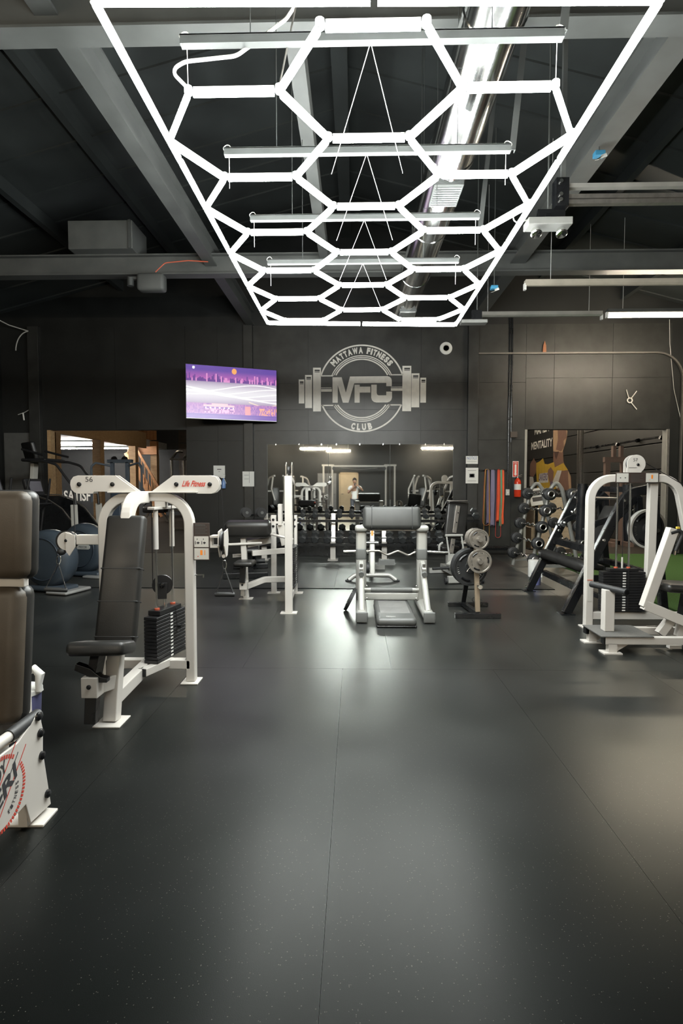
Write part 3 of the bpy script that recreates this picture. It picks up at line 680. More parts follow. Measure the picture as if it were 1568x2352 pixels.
N_ = scm.node_tree.nodes; b_ = N_['Principled BSDF']; at_ = N_.new('ShaderNodeVertexColor'); at_.layer_name = 'picture'
b_.inputs['Base Color'].default_value = (.01, .01, .01, 1); b_.inputs['Roughness'].default_value = .3
scm.node_tree.links.new(at_.outputs['Color'], b_.inputs['Emission Color']); b_.inputs['Emission Strength'].default_value = .30
scm.cycles.emission_sampling = 'NONE'
scr = mb.build('screen', scm, tv)
ca = scr.data.color_attributes.new('picture', 'FLOAT_COLOR', 'CORNER'); cols = []
for j in range(ny):
    for i in range(nx):
        c = tvpix((i + .5) / nx, (j + .5) / ny); cols += [c[0], c[1], c[2], 1.0] * 4
ca.data.foreach_set('color', cols)

# ================================================================== SMALL THINGS ON THE WALL
o = thing('ceiling_speaker', 'round white speaker high on the wall right of the logo', 'speaker', (1.92, YW - .014, 4.38))
MB().lathe([(.0, .012), (.05, .012), (.055, .03), (.09, .035), (.13, .02), (.132, 0)], (0, 0, 0), (0, -1, 0), 28).build('grille', PAPER, o)
MB().lathe([(.058, .032), (.062, .036), (.072, .036), (.076, .032)], (0, 0, 0), (0, -1, 0), 28).build('ring', GREYPL, o)
MB().lathe([(0, .03), (.03, .028), (.036, .012)], (0, 0, 0), (0, -1, 0), 16).build('cone', PAPER, o)
def sheet(label, x, z, w_, h, y=YW - .013, lines=None, tilt=0):
    s = thing('paper_sign', label, 'sign', (x, y, z)); MB().box((0, -.001, 0), (w_, .002, h), 0, 0, tilt).build('sheet', PAPER, s)
    for (dx, dz, lw, lh, m) in (lines or []): MB().box((dx, -.0028, dz), (lw, .001, lh), 0, 0, tilt).build('print', m, s)
    return s
sheet('white paper notice on the wall left of the pilaster, above the spray bottle', -2.93, 1.78, .25, .26, lines=[(0, .05, .09, .016, INK), (0, 0, .03, .008, INK)])
sheet('white paper sheet taped to the left pilaster', -2.28, 1.62, .25, .32, YW - .122, lines=[(.02, .04, .006, .25, STRUT), (-.04, .08, .10, .006, STRUT), (-.04, .0, .10, .006, STRUT)])
s = sheet('white notice sign with blue lettering on the right pilaster', 2.47, 2.02, .255, .165, YW - .122, lines=[(0, -.03, .20, .004, STRUT)])
text('lettering', ('NOTICE', 0), .21, .06, (0, -.0022, .01), (1, 0, 0), (0, 0, 1), BLUEPR, s)
sheet('white paper sheet below the notice sign on the right pilaster', 2.475, 1.69, .265, .33, YW - .122, lines=[(0, .0, .11, .08, INK), (.0, .0, .07, .05, PAPER), (0, .11, .18, .006, STRUT), (0, -.11, .18, .006, STRUT)])
o = thing('spray_bottle', 'white and blue spray bottle hanging on the wall left of the pilaster', 'spray bottle', (-2.83, YW - .06, 1.42))
MB().lathe([(.0, 0), (.045, .0), (.048, .02), (.048, .13), (.02, .19), (.018, .22)], (0, 0, 0), (0, 0, 1), 14).build('bottle', mat('blue_liquid', (.16, .27, .52), .3), o)
MB().prism([(-.05, 0), (.03, .0), (.04, .06), (-.03, .10), (-.07, .05)], (0, .02, .22), (1, 0, 0), (0, 0, 1), .04).build('trigger_head', PAPER, o)
MB().cyl((0, .02, .3), (0, .06, .3), .008).build('hook', STRUT, o)
MB().bar((.0, 0, .22), (.05, 0, .10), .012, .03).build('trigger', PAPER, o)
o = thing('extinguisher_sign', 'red and white fire extinguisher arrow sign on the wall', 'sign', (3.42, YW - .014, 1.83))
MB().bb(-.062, .062, -.002, 0, -.17, .17).build('plate', PAPER, o); MB().bb(-.053, .053, -.003, -.002, -.16, .16).build('red_field', REDPR, o)
MB().prism([(-.02, .10), (.02, .10), (.018, -.10), (.035, -.10), (0, -.145), (-.035, -.10), (-.018, -.10)][::-1], (0, -.003, 0), (1, 0, 0), (0, 0, 1), .001).build('arrow', PAPER, o)
text('lettering', ('FIRE', 0), .07, .03, (0, -.003, .115), (1, 0, 0), (0, 0, 1), PAPER, o, .0015)
o = thing('fire_extinguisher', 'red fire extinguisher hanging on the wall by the right doorway', 'fire extinguisher', (3.44, YW - .115, 1.24))
MB().lathe([(.0, .0), (.066, .0), (.072, .012), (.072, .30), (.066, .335), (.045, .37), (.025, .385), (.022, .40)], (0, 0, 0), (0, 0, 1), 20).build('cylinder', REDP, o)
MB().lathe([(.0728, .15), (.0728, .27)], (0, 0, 0), (0, 0, 1), 20).build('label_band', PAPER, o)
v = MB(); v.cyl((0, 0, .39), (0, 0, .44), .022); v.bar((-.02, 0, .43), (.09, 0, .47), .02, .012); v.bar((-.02, 0, .415), (.08, 0, .43), .02, .010); v.build('valve', STEEL, o)
MB().tube(fillet([(-.02, 0, .42), (-.08, 0, .40), (-.085, -.01, .15)], .05, 4), .009, 8).build('hose', RUB, o)
MB().bb(-.03, .03, .06, .098, .2, .36).build('wall_bracket', BLACK, o)
o = thing('switch_box', 'small white switch box beside the fire extinguisher', 'switch', (3.25, YW - .014, 1.33)); MB().bb(-.04, .04, -.05, 0, -.06, .07).build('box', GREYPL, o, bev=.004)
MB().bb(-.012, .012, -.056, -.05, -.02, .02).build('rocker', PAPER, o); MB().bb(-.03, .03, -.004, 0, .06, .075).build('conduit_hub', STRUT, o)
for dx, z1, z0, lb in ((-.03, 5.0, 1.41, 'black conduit running down to the white switch box'), (.02, 5.0, 2.4, 'shorter black conduit ending at the brown junction box')):
    co = thing('conduit', lb, 'conduit', (3.29 + dx, YW - .03, 0)); MB().cyl((0, 0, z0), (0, 0, z1), .014, n=8).build('pipe', BLACK, co)
    for z in (2.9, 3.9): MB().bb(-.02, .02, -.018, .016, z + dx, z + dx + .02).build('strap', BLACK, co)
    if dx > 0: MB().bb(-.02, .12, -.05, .015, 2.5, 2.62).build('junction_box', mat('brown_box', (.07, .055, .045), .6), co)
tag(MB().tube(fillet([(6.57, YW - .02, 4.95), (6.59, YW - .02, 4.45), (6.70, YW - .02, 3.5), (6.84, YW - .02, 2.95), (6.90, YW - .02, 2.72)], .3, 4), .006, 6).build('loose_wire', WIRE), 'thin pale wire hanging down the wall at the far right', 'cable')
# sliding door track
MB_ = MB().rtube(fillet([(2.6, YW - .05, 4.26), (6.86, YW - .05, 4.26), (6.86, YW - .05, .05)], .55, 10), .05, .035, (0, 1, 0))
tag(MB_.build('door_track', mat('track_steel', (.16, .15, .135), .45, metal=.5)), 'curved steel door track over the right doorway', 'rail')
o = thing('orange_pennant', 'small orange triangle on the right door track', 'marker', (3.98, YW - .05, 4.28)); MB().prism([(-.04, 0), (.035, 0), (.03, .14), (.0, .24), (-.03, .14)], (0, .006, 0), (1, 0, 0), (0, 0, 1), .012).build('flag', mat('dull_orange', (.36, .14, .06), .6), o)
def hook(label, x, z, ang, tail):
    o = thing('wall_hook', label, 'hook', (x, YW - .02, z), 0)
    MB().tube([(.05 * cos(a), -.02, .05 * sin(a)) for a in [2 * pi * k / 12 for k in range(12)]], .014, 6, True).build('ring', LOGOW, o)
    for a in ang: MB().tube([(.05 * cos(a), -.01, .05 * sin(a)), (.24 * cos(a), -.02, .24 * sin(a))], .010, 6).build('prong', LOGOW, o)
    if tail: MB().tube([(.04, -.02, -.04), (-.25, -.03, -.20), (-.38, -.03, -.24)], .009, 6).build('cord', WIRE, o); MB().tube([(-.27, -.03, -.2), (-.25, -.03, -.36)], .016, 6).build('handle', LOGOW, o)
    return o
hook('white prong hook on the wall above the right doorway', 5.78, 3.27, (1.9, .95, -.9), False)
hook('white hook with a dangling cord high at the left', -6.9, 3.25, (2.0, 1.1), True)
o = thing('wire_loop', 'grey wire with a loose loop high on the left wall', 'cable', (-6.95, YW - .15, 4.76))
MB().tube([(-.66, -.2, .26), (-.35, -.1, .1), (0, 0, 0)], .012, 6).build('wire', WIRE, o)
MB().tube([(.02 + .3 * sin(a), 0, -.42 + .42 * cos(a)) for a in [-.1 - k * .16 for k in range(10)]], .012, 6).build('loop', WIRE, o)
o = thing('low_shelf', 'low black bench along the wall under the resistance bands', 'bench', (2.9, 11.65, 0.01)); MB().bb(-.42, .42, -.16, .16, .16, .22).build('top', BLACK, o, bev=.01)
for s in (-1, 1): MB().bb(s * .34 - .03, s * .34 + .03, -.12, .12, 0, .16).build('leg', GREYPL, o)
# ================================================================== RESISTANCE BANDS
rk = thing('band_rack', 'dark hook strip on the wall holding the resistance bands', 'rack', (2.98, YW - .014, 1.80))
MB().bb(-.36, .28, -.02, 0, -.02, .02).build('strip', BLACK, rk)
for x in (-.24, -.14, -.02, .09, .17): MB().cyl((x, -.02, 0), (x, -.12, .02), .008, n=8).build('peg', BLACK, rk)
def band(label, x, wt, z0, wd_, m, y, flat=.02):
    zt = 1.815
    pts = [(-wt * .35, 0, zt), (-wt * .5, 0, zt - .35), (-wd_ / 2, 0, z0 + wd_ * .6)]
    pts += [(-wd_ / 2 * cos(a), 0, z0 + wd_ * .5 - wd_ * .5 * sin(a)) for a in [pi * k / 8 for k in range(1, 8)]]
    pts += [(wd_ / 2, 0, z0 + wd_ * .6), (wt * .5, 0, zt - .35), (wt * .35, 0, zt), (0, 0, zt + .015)]
    n = len(pts); mb = MB(); vs = []
    for i, p in enumerate(pts):
        a = Vector(pts[i - 1]); c = Vector(pts[(i + 1) % n]); t = (c - a).normalized(); nn = Vector((t.z, 0, -t.x)) * .003; p = Vector(p)
        vs += [p - nn + Vector((0, -flat / 2, 0)), p + nn + Vector((0, -flat / 2, 0)), p + nn + Vector((0, flat / 2, 0)), p - nn + Vector((0, flat / 2, 0))]
    fs = []
    for i in range(n):
        k = (i + 1) % n
        for j in range(4): fs.append((4 * i + j, 4 * i + (j + 1) % 4, 4 * k + (j + 1) % 4, 4 * k + j))
    mb.add(vs, fs); ob = mb.build('resistance_band', m); ob.location = (x, y, 0); return tag(ob, label, 'resistance band', 'resistance bands on the wall')
def flatband(label, x, z0, w_, m, y):
    mb = MB(); mb.rtube([(x, y - .012, 1.81), (x + .01, y - .014, 1.2), (x - .01, y - .014, z0)], w_, .004, (1, 0, 0)); mb.rtube([(x, y + .004, 1.81), (x - .01, y + .004, 1.2), (x + .01, y + .004, z0 + .02)], w_, .004, (1, 0, 0))
    mb.bb(x - w_ / 2, x + w_ / 2, y - .014, y + .006, 1.808, 1.814); mb.bb(x - w_ / 2, x + w_ / 2, y - .016, y + .008, z0 - .004, z0 + .022)
    return tag(mb.build('resistance_band', m), label, 'resistance band', 'resistance bands on the wall')
BY = YW - .07
band('long thin yellow resistance band loop hanging lowest on the left', 2.80, .09, .37, .12, mat('band_yellow', (.62, .36, .08), .5), BY - .03, .02)
band('orange resistance band loop beside the purple bands', 2.80, .11, .63, .15, mat('band_orange', (.66, .20, .07), .5), BY, .03)
flatband('dull purple flat resistance band behind the yellow loop', 2.835, .66, .05, mat('band_purple', (.15, .12, .20), .5), BY + .02)
flatband('grey violet flat resistance band in the middle of the bands', 2.925, .62, .07, mat('band_violet', (.19, .17, .26), .5), BY)
flatband('dark flat resistance band between the violet and orange ones', 2.99, .60, .04, mat('band_dark', (.03, .03, .05), .5), BY + .02)
flatband('wide bright orange resistance band right of the violet one', 3.045, .72, .05, mat('band_red_orange', (.75, .10, .03), .5), BY)
band('red resistance band loop hanging lowest on the right', 3.045, .07, .37, .11, mat('band_red', (.60, .07, .05), .5), BY - .03, .02)
flatband('green flat resistance band near the right end', 3.095, .62, .04, mat('band_green', (.09, .32, .18), .5), BY - .01)
flatband('orange flat resistance band at the right end by the switch', 3.145, .66, .04, mat('band_red_orange', (.75, .10, .03), .5), BY + .01)
# ================================================================== shared gym pieces
def weight_stack(parent, c, w_, d, z0, n, ph, rz=0, face='x', m=STACK, bn='weight_plate'):
    st = bpy.data.objects.new('weight_stack', None); C.objects.link(st); st.parent = parent; st.location = (c[0], c[1], 0); st.rotation_euler = (0, 0, rz)
    p0 = MB().bb(-w_ / 2, w_ / 2, -d / 2, d / 2, 0, ph - .003).build(bn, m, st, bev=.003); p0.location = (0, 0, z0)
    for i in range(1, n): o = inst(p0, bn, st, Matrix.Translation((0, 0, z0 + i * ph))); mm = o.modifiers.new('bevel', 'BEVEL'); mm.width = .003; mm.segments = 1; mm.limit_method = 'ANGLE'
    for i in range(n):
        z = z0 + i * ph + ph * .3
        if face == 'x': MB().bb(w_ / 2, w_ / 2 + .0015, -.016, .016, z, z + ph * .45).build('number_tag', PAPER, st)
        else: MB().bb(-.016, .016, -d / 2 - .0015, -d / 2, z, z + ph * .45).build('number_tag', PAPER, st)
    return st
def foot(x, y, sx=.13, sy=.15, t=.010): return MB().bb(x - sx / 2, x + sx / 2, y - sy / 2, y + sy / 2, 0, t)
def bolt(parent, p, d, r=.012, m=BLACK, t=.012): return MB().lathe([(r, 0), (r, t * .6), (r * .6, t), (0, t)], p, d, 10).build('bolt', m, parent)
def pulley(parent, c, ax, r, t=.028, m=BLKPL, name='pulley_wheel'):
    ax = Vector(ax).normalized()
    return MB().lathe([(.0, -t * .6), (r * .2, -t * .6), (r * .22, -t * .5), (r * .85, -t * .5), (r, -t * .5), (r * .9, 0), (r, t * .5), (r * .85, t * .5), (r * .22, t * .5), (r * .2, t * .6), (0, t * .6)], c, ax, 28).build(name, m, parent)
def stirrup(parent, top, ang, half, h, tilt=0):
    hd = bpy.data.objects.new('pull_handle', None); C.objects.link(hd); hd.parent = parent; hd.location = top; hd.rotation_euler = (0, tilt, ang)
    MB().tube([(.014 * sin(a), 0, -.035 + .035 * cos(a)) for a in [2 * pi * k / 12 for k in range(12)]], .004, 6, True).build('carabiner', CHROME, hd)
    for s in (-1, 1): MB().bar((0, 0, -.06), (s * half * .92, 0, -h), .022, .004, (1, 0, 0)).build('strap', RUB, hd)
    MB().tube([(-half, 0, -h), (-half * .9, 0, -h), (half * .9, 0, -h), (half, 0, -h)], [.014, .017, .017, .014], 12).build('grip', RUB, hd)
    return hd
# ================================================================== MACHINE 56
m5 = thing('cable_shoulder_machine', 'white cable machine numbered 56 with tall black backrest', 'gym machine', (-1.567, 4.22, 0))
ar = MB().rtube(fillet([(-.325, 0, .01), (-.325, 0, 1.41), (.325, 0, 1.41), (.325, 0, .01)], .21, 9), .07, .07, (0, 1, 0)); ar.build('arch_frame', WHITE, m5, bev=.008)
for s in (-1, 1): foot(s * .325, 0).build('foot_plate', WHITE, m5, bev=.003)
MB().rtube(fillet([(0, 0, 1.405), (0, -.33, 1.405), (0, -.42, 1.0), (0, -.60, .42)], .18, 8), .075, .085, (1, 0, 0)).build('spine_tube', WHITE, m5, bev=.01)
MB().bar((.03, -.74, .01), (.035, -.66, .46), .085, .085, (0, 1, 0)).build('front_post', WHITE, m5, bev=.006)
fp = MB(); fp.bb(-.05, .12, -.84, -.66, 0, .010); fp.build('foot_plate', WHITE, m5, bev=.003)
MB().bar((.03, -.70, .14), (.0, .0, .14), .075, .085).build('base_beam', WHITE, m5, bev=.006)
MB().bar((-.325, 0, .14), (.325, 0, .14), .07, .07).build('cross_beam', WHITE, m5, bev=.006)
MB().bar((.05, -.26, .155), (.16, .02, .155), .06, .055).build('stack_rail', WHITE, m5, bev=.004); MB().bar((.048, -.262, .155), (.046, -.268, .155), .062, .057).build('end_cap', BLACK, m5)
# pads
bp_ = MB().pad((0.0, -.475, .87), (.265, .085, .86), .028, 0, RAD(-16)); bp_.build('backrest', VINYL, m5)
for z, y in ((.50, .0), (.72, 0), (.93, 0)):
    t = (z - .87) / cos(RAD(16)); MB().pad((0, -.475 + t * sin(RAD(16)), z), (.2665, .0865, .010), .004, 0, RAD(-16)).build('tape_seam', RUB, m5)
MB().pad((.0, -.79, .488), (.345, .27, .085), .03, RAD(4), RAD(-13)).build('seat', VINYL, m5)
MB().bar((-.02, -.80, .45), (-.03, -.85, .30), .06, .07).build('seat_post', BLACK, m5)
MB().prism([(-.09, .03), (.0, .0), (.06, -.05), (.10, -.06), (.10, -.085), (.05, -.085), (-.02, -.045), (-.10, -.01)], (-.035, -.83, .385), (1, 0, 0), (0, 0, 1), .05).build('adjust_plate', BLACK, m5, bev=.003)
MB().bb(-.085, .015, -.90, -.80, .21, .335).build('clamp_sleeve', WHITE, m5, bev=.005); bolt(m5, (-.035, -.90, .28), (0, -1, 0), .014)
MB().bar((-.03, -.82, .255), (.04, -.70, .255), .07, .085).build('clamp_beam', WHITE, m5, bev=.004)
MB().bar((-.035, -.855, .215), (-.04, -.865, .045), .07, .06).build('lower_post', BLACK, m5, bev=.004)
# stack and guides
weight_stack(m5, (.115, .04), .11, .40, .185, 13, .0265, RAD(-13))
R_ = Matrix.Rotation(RAD(-13), 3, 'Z')
def sl(x, y, z): v = R_ @ Vector((x, y, 0)); return (.115 + v.x, .04 + v.y, z)
tp = MB().box(sl(0, 0, .548), (.10, .30, .035), RAD(-13)); tp.build('top_weight', STACK, m5, bev=.003)
for s in (-1, 1):
    MB().cyl(sl(0, s * .11, .18), sl(0, s * .11, 1.33), .0095, n=12).build('guide_rod', CHROME, m5)
    MB().cyl(sl(0, s * .11, 1.02), sl(0, s * .11, 1.32), .019, n=14).build('rod_sleeve', WHITE, m5)
    MB().cyl(sl(0, s * .11, .566), sl(0, s * .11, .578), .02, n=12).build('bumper', ORCAP, m5)
br = MB(); br.box(sl(0, 0, 1.325), (.06, .34, .02), RAD(-13)); br.build('rod_bracket', WHITE, m5, bev=.003)
MB().bb(.07, .15, -.03, .04, 1.33, 1.40).build('bracket_drop', WHITE, m5, bev=.003)
MB().bb(-.18, -.10, -.03, .04, 1.31, 1.40).build('bracket_drop', WHITE, m5, bev=.003)
MB().cyl(sl(0, 0, .56), sl(0, 0, .65), .013, n=12).build('lift_stem', CHROME, m5)
pulley(m5, (.115, -.01, .745), (.25, -1, 0), .075, .03)
MB().prism([(-.035, .02), (.035, .02), (.03, -.10), (-.03, -.10)], (.125, -.045, .745), (1, .25, 0), (0, 0, 1), .012).build('pulley_yoke', BLKPL, m5); bolt(m5, (.128, -.055, .75), (.25, -1, 0), .02)
MB().cyl((.115, .0, .66), (.115, .02, .74), .006, n=8).build('lift_cable', CABLE, m5)
for dx in (-.074, .076): MB().tube([(.115 + dx, -.01, .745), (.115 + dx, -.01, 1.45)], .0035, 6).build('steel_cable', CABLE, m5)
MB().tube(fillet([sl(.055, .06, .55), sl(.07, .05, .45), sl(.075, .03, .36), sl(.08, .08, .37), sl(.075, .10, .42)], .04, 4), .003, 6).build('pin_lanyard', CABLE, m5)
MB().cyl(sl(.056, .09, .40), sl(.085, .09, .40), .013, n=10).build('selector_pin', BLKPL, m5)
# top pulley plates
MB().bb(-.27, .40, -.065, .065, 1.438, 1.450).build('top_plate', WHITE, m5, bev=.003)
def tplate(s):
    q = [(.05, 1.447), (.215, 1.568), (.50, 1.568), (.535, 1.558), (.556, 1.53), (.56, 1.50), (.552, 1.465), (.53, 1.442), (.50, 1.432), (.39, 1.432), (.38, 1.447)]
    if s < 0: q = [(-a, b) for a, b in q][::-1]
    for y in (-.03, .036):
        pl = MB().prism(q, (0, y, 0), (1, 0, 0), (0, 0, 1), .007).build('pulley_plate', WHITE, m5, bev=.0015)
        if y < 0:
            for x in (.24, .49): bolt(pl, (s * x, y - .007, 1.502), (0, -1, 0), .0165)
            if s < 0: text('number', ('56', 0), .055, .038, (-.415, y - .007, 1.52), (1, 0, 0), (0, 0, 1), INK, pl)
            else: text('brand_lettering', ('Life Fitness', .025), .17, .045, (.365, y - .007, 1.485), (1, 0, 0), (0, 0, 1), REDPR, pl, shear=.35)
    for x in (.24, .49): pulley(m5, (s * x, .003, 1.502), (0, 1, 0), .055)
tplate(1); tplate(-1)
# arms
MB().bar((.30, 0, 1.075), (.50, 0, 1.075), .06, .075).build('pulley_arm', WHITE, m5, bev=.006)
MB().bar((-.30, 0, 1.085), (-.53, -.0, 1.085), .06, .075).build('pulley_arm', WHITE, m5, bev=.006)
for xx in (.555, .60): MB().prism([(-.06, .075), (.05, .09), (.07, .0), (.03, -.11), (-.02, -.12), (-.07, -.03)], (xx - .005, 0, 1.075), (0, 1, 0), (0, 0, 1), .008).build('swivel_plate', WHITE, m5, bev=.002)
MB().bb(.49, .56, -.05, .05, 1.03, 1.045).build('swivel_base', WHITE, m5); MB().bb(.49, .56, -.05, .05, 1.105, 1.12).build('swivel_base', WHITE, m5)
pulley(m5, (.58, 0, 1.075), (1, 0, 0), .078, .022)
for yy in (-.035, .02): MB().lathe([(0, 0), (.068, 0), (.070, .004), (.068, .008), (0, .008)], (-.60, yy, 1.075), (0, 1, 0), 28).build('swivel_plate', WHITE, m5)
MB().prism([(-.60, 1.0), (-.575, .965), (-.53, 1.03), (-.53, 1.12), (-.60, 1.14)], (0, -.035, 0), (1, 0, 0), (0, 0, 1), .008).build('swivel_cheek', WHITE, m5)
bolt(m5, (-.60, -.035, 1.08), (0, -1, 0), .013); pulley(m5, (-.615, -.004, 1.075), (0, 1, 0), .078, .022)
MB().tube([(.565, .0, 1.50), (.585, 0, 1.15)], .0035, 6).build('steel_cable', CABLE, m5); MB().tube([(-.555, 0, 1.50), (-.55, 0, 1.13)], .0035, 6).build('steel_cable', CABLE, m5)
MB().cyl((.585, -.03, .965), (.585, .03, .965), .014, n=10).build('cable_stop', WHITE, m5)
MB().ball((-.645, -.02, .995), .030, 8, (1.1, 1, .9)).build('cable_ball', RUB, m5)
stirrup(m5, (.585, 0, .93), 0, .075, .26); stirrup(m5, (-.665, -.02, .965), .3, .080, .26, RAD(6))
# plaque
pq = MB().bb(.363, .485, -.045, -.035, .935, 1.215).build('instruction_plaque', BROWNPL, m5, bev=.003)
MB().bb(.370, .478, -.047, -.045, 1.035, 1.115).build('diagram_panel', GREYPL, pq); MB().bb(.370, .478, -.047, -.045, .942, 1.026).build('diagram_panel', GREYPL, pq)
for k in range(6): MB().bb(.378, .378 + (.09 if k % 2 == 0 else .075), -.0465, -.045, 1.135 + k * .012, 1.138 + k * .012 + (.004 if k == 5 else 0)).build('print_line', STRUT, pq)
for x in (.40, .447):
    MB().prism([(-.012, 0), (0, -.012), (.012, 0), (0, .008)], (x, -.047, 1.068), (1, 0, 0), (0, 0, 1), .001).build('print_mark', INK, pq)
    MB().bb(x - .022, x - .018, -.048, -.047, 1.055, 1.08).build('print_mark', INK, pq); MB().bb(x - .01, x - .004, -.048, -.047, 1.09, 1.098).build('print_mark', INK, pq)
MB().bb(.415, .432, -.048, -.047, .975, 1.012).build('print_mark', ORANGE, pq); MB().bb(.447, .452, -.048, -.047, .975, 1.012).build('print_mark', ORANGE, pq); MB().bb(.394, .402, -.048, -.047, .962, .968).build('print_mark', REDPR, pq)
MB().cyl((.36, -.01, .82), (.425, -.01, .82), .006, n=8).build('storage_peg', CHROME, m5); MB().cyl((.425, -.01, .80), (.425, -.01, .825), .006, n=8).build('peg_tip', CHROME, m5)
# ================================================================== FOREGROUND LEFT MACHINE
lm = thing('press_machine', 'white and black seated press machine cropped by the left edge', 'gym machine', (-1.62, 2.42, 0), RAD(-3))
MB().pad((-.14, .13, 1.27), (.56, .12, .40), .045, 0, RAD(-4)).build('head_pad', BRVINYL, lm)
MB().pad((-.14, .155, 1.27), (.572, .10, .412), .045, 0, RAD(-4)).build('pad_side', VINYL, lm)
MB().pad((-.15, .10, .725), (.52, .13, .62), .05, 0, RAD(-6)).build('back_pad', BRVINYL, lm)
MB().pad((-.15, .127, .725), (.532, .11, .632), .05, 0, RAD(-6)).build('pad_side', VINYL, lm)
MB().bb(-.30, .06, .16, .22, .30, 1.44).build('back_frame', WHITE, lm, bev=.006)
MB().bb(-.5, .115, .10, .13, 1.035, 1.075).build('pad_bracket', WHITE, lm, bev=.004)
MB().pad((-.17, -.16, .40), (.40, .42, .07), .03).build('seat', VINYL, lm)
MB().bb(-.25, -.05, -.1, .2, .04, .37).build('seat_pedestal', WHITE, lm)
sh = MB().prism([(-.62, .06), (-.08, .13), (-.05, .03), (.10, .03), (.065, .22), (.05, .30), (.055, .40), (.03, .49), (-.12, .42), (-.62, .40)], (.205, 0, 0), (0, 1, 0), (0, 0, 1), .012)
shroud = sh.build('side_shroud', WHITE, lm, bev=.003)
ft = MB(); ft.prism([(.02, -.05), (.26, -.03), (.25, .10), (.02, .10)], (0, 0, 0), (1, 0, 0), (0, 1, 0), .012); ft.build('foot_plate', WHITE, lm, bev=.003)
MB().bb(.16, .20, -.05, .09, .012, .16).build('foot_web', WHITE, lm)
for y, z in ((.018, .475), (.030, .395), (.036, .29), (.070, .095)): MB().lathe([(.0, .016), (.012, .015), (.019, .008), (.019, 0)], (.217, y, z), (1, 0, 0), 12).build('bolt', BLACK, shroud)
MB().tube([(.19, -.5, .44), (.19, -.13, .455)], .022, 14).build('handle_tube', WHITE, lm); MB().tube([(.19, -.14, .455), (.19, .06, .465)], .027, 14).build('hand_grip', RUB, lm)
MB().tube([(.19, -.5, .44), (.19, -.49, .44)], .016, 12).build('tube_end', BLACK, lm)
MB().bar((.19, -.10, .44), (.05, -.10, .36), .04, .04).build('handle_bracket', WHITE, lm)
# printed emblem on the shroud: ring of red ticks, slanted strokes and lettering
ex = .2175; ec = (-.235, .255); er = .155
def emb(pts, m, nm, t=.0008): return MB().prism(pts, (ex, 0, 0), (0, 1, 0), (0, 0, 1), t).build(nm, m, shroud)
for k in range(64):
    a = 2 * pi * k / 64
    if 0.55 < (a % pi) < .95 : continue
    c, s = cos(a), sin(a); w_ = .0045
    emb([(ec[0] + (er - .016) * c - s * w_, ec[1] + (er - .016) * s + c * w_), (ec[0] + (er - .016) * c + s * w_, ec[1] + (er - .016) * s - c * w_), (ec[0] + er * c + s * w_, ec[1] + er * s - c * w_), (ec[0] + er * c - s * w_, ec[1] + er * s + c * w_)], REDPR, 'emblem_tick')
for off, L_, m in ((.03, .20, REDPR), (-.045, .21, REDPR), (-.01, .17, STRUT)):
    d = Vector((.62, .78)); n = Vector((-.78, .62)); c = Vector(ec) + n * off
    a, b = c - d * L_, c + d * L_; q = n * .002
    emb([tuple(a - q), tuple(b - q), tuple(b + q), tuple(a + q)], m, 'emblem_stroke')
text('lettering', ('ERI', .025), .17, .07, (ex, ec[0] + .035, ec[1] - .02), (0, .80, .60), (0, -.25, .97), INK, shroud, .001, .1)
text('lettering', ('BODY', .025), .15, .05, (ex, ec[0] - .02, ec[1] + .045), (0, .80, .60), (0, -.25, .97), INK, shroud, .001, .1)
for k, c_ in enumerate('FITNESS'):
    a = RAD(-62 + k * 10.5); rd = Vector((0, cos(a), sin(a))); ux = Vector((0, -sin(a), cos(a)))
    text('lettering', (c_, .02), .012, .019, Vector((ex, ec[0], ec[1])) + rd * (er - .045), ux, -rd, INK, shroud, .001)
bk = thing('wipes_bucket', 'lavender wipes bucket with white wipe on the floor behind the left machine', 'bucket', (-2.01, 3.3, 0))
MB().lathe([(0, 0), (.10, 0), (.105, .01), (.115, .25), (.118, .26)], (0, 0, 0), (0, 0, 1), 24).build('bucket', LAV, bk); MB().lathe([(.122, .25), (.122, .275), (.05, .29), (0, .29)], (0, 0, 0), (0, 0, 1), 24).build('lid', PAPER, bk)
MB().tube([(.02, 0, .28), (.05, -.01, .37), (.10, -.02, .405), (.135, -.02, .37), (.125, -.02, .31), (.13, -.02, .27)], [.015, .02, .024, .028, .020, .022], 10).build('wipe', PAPER, bk)

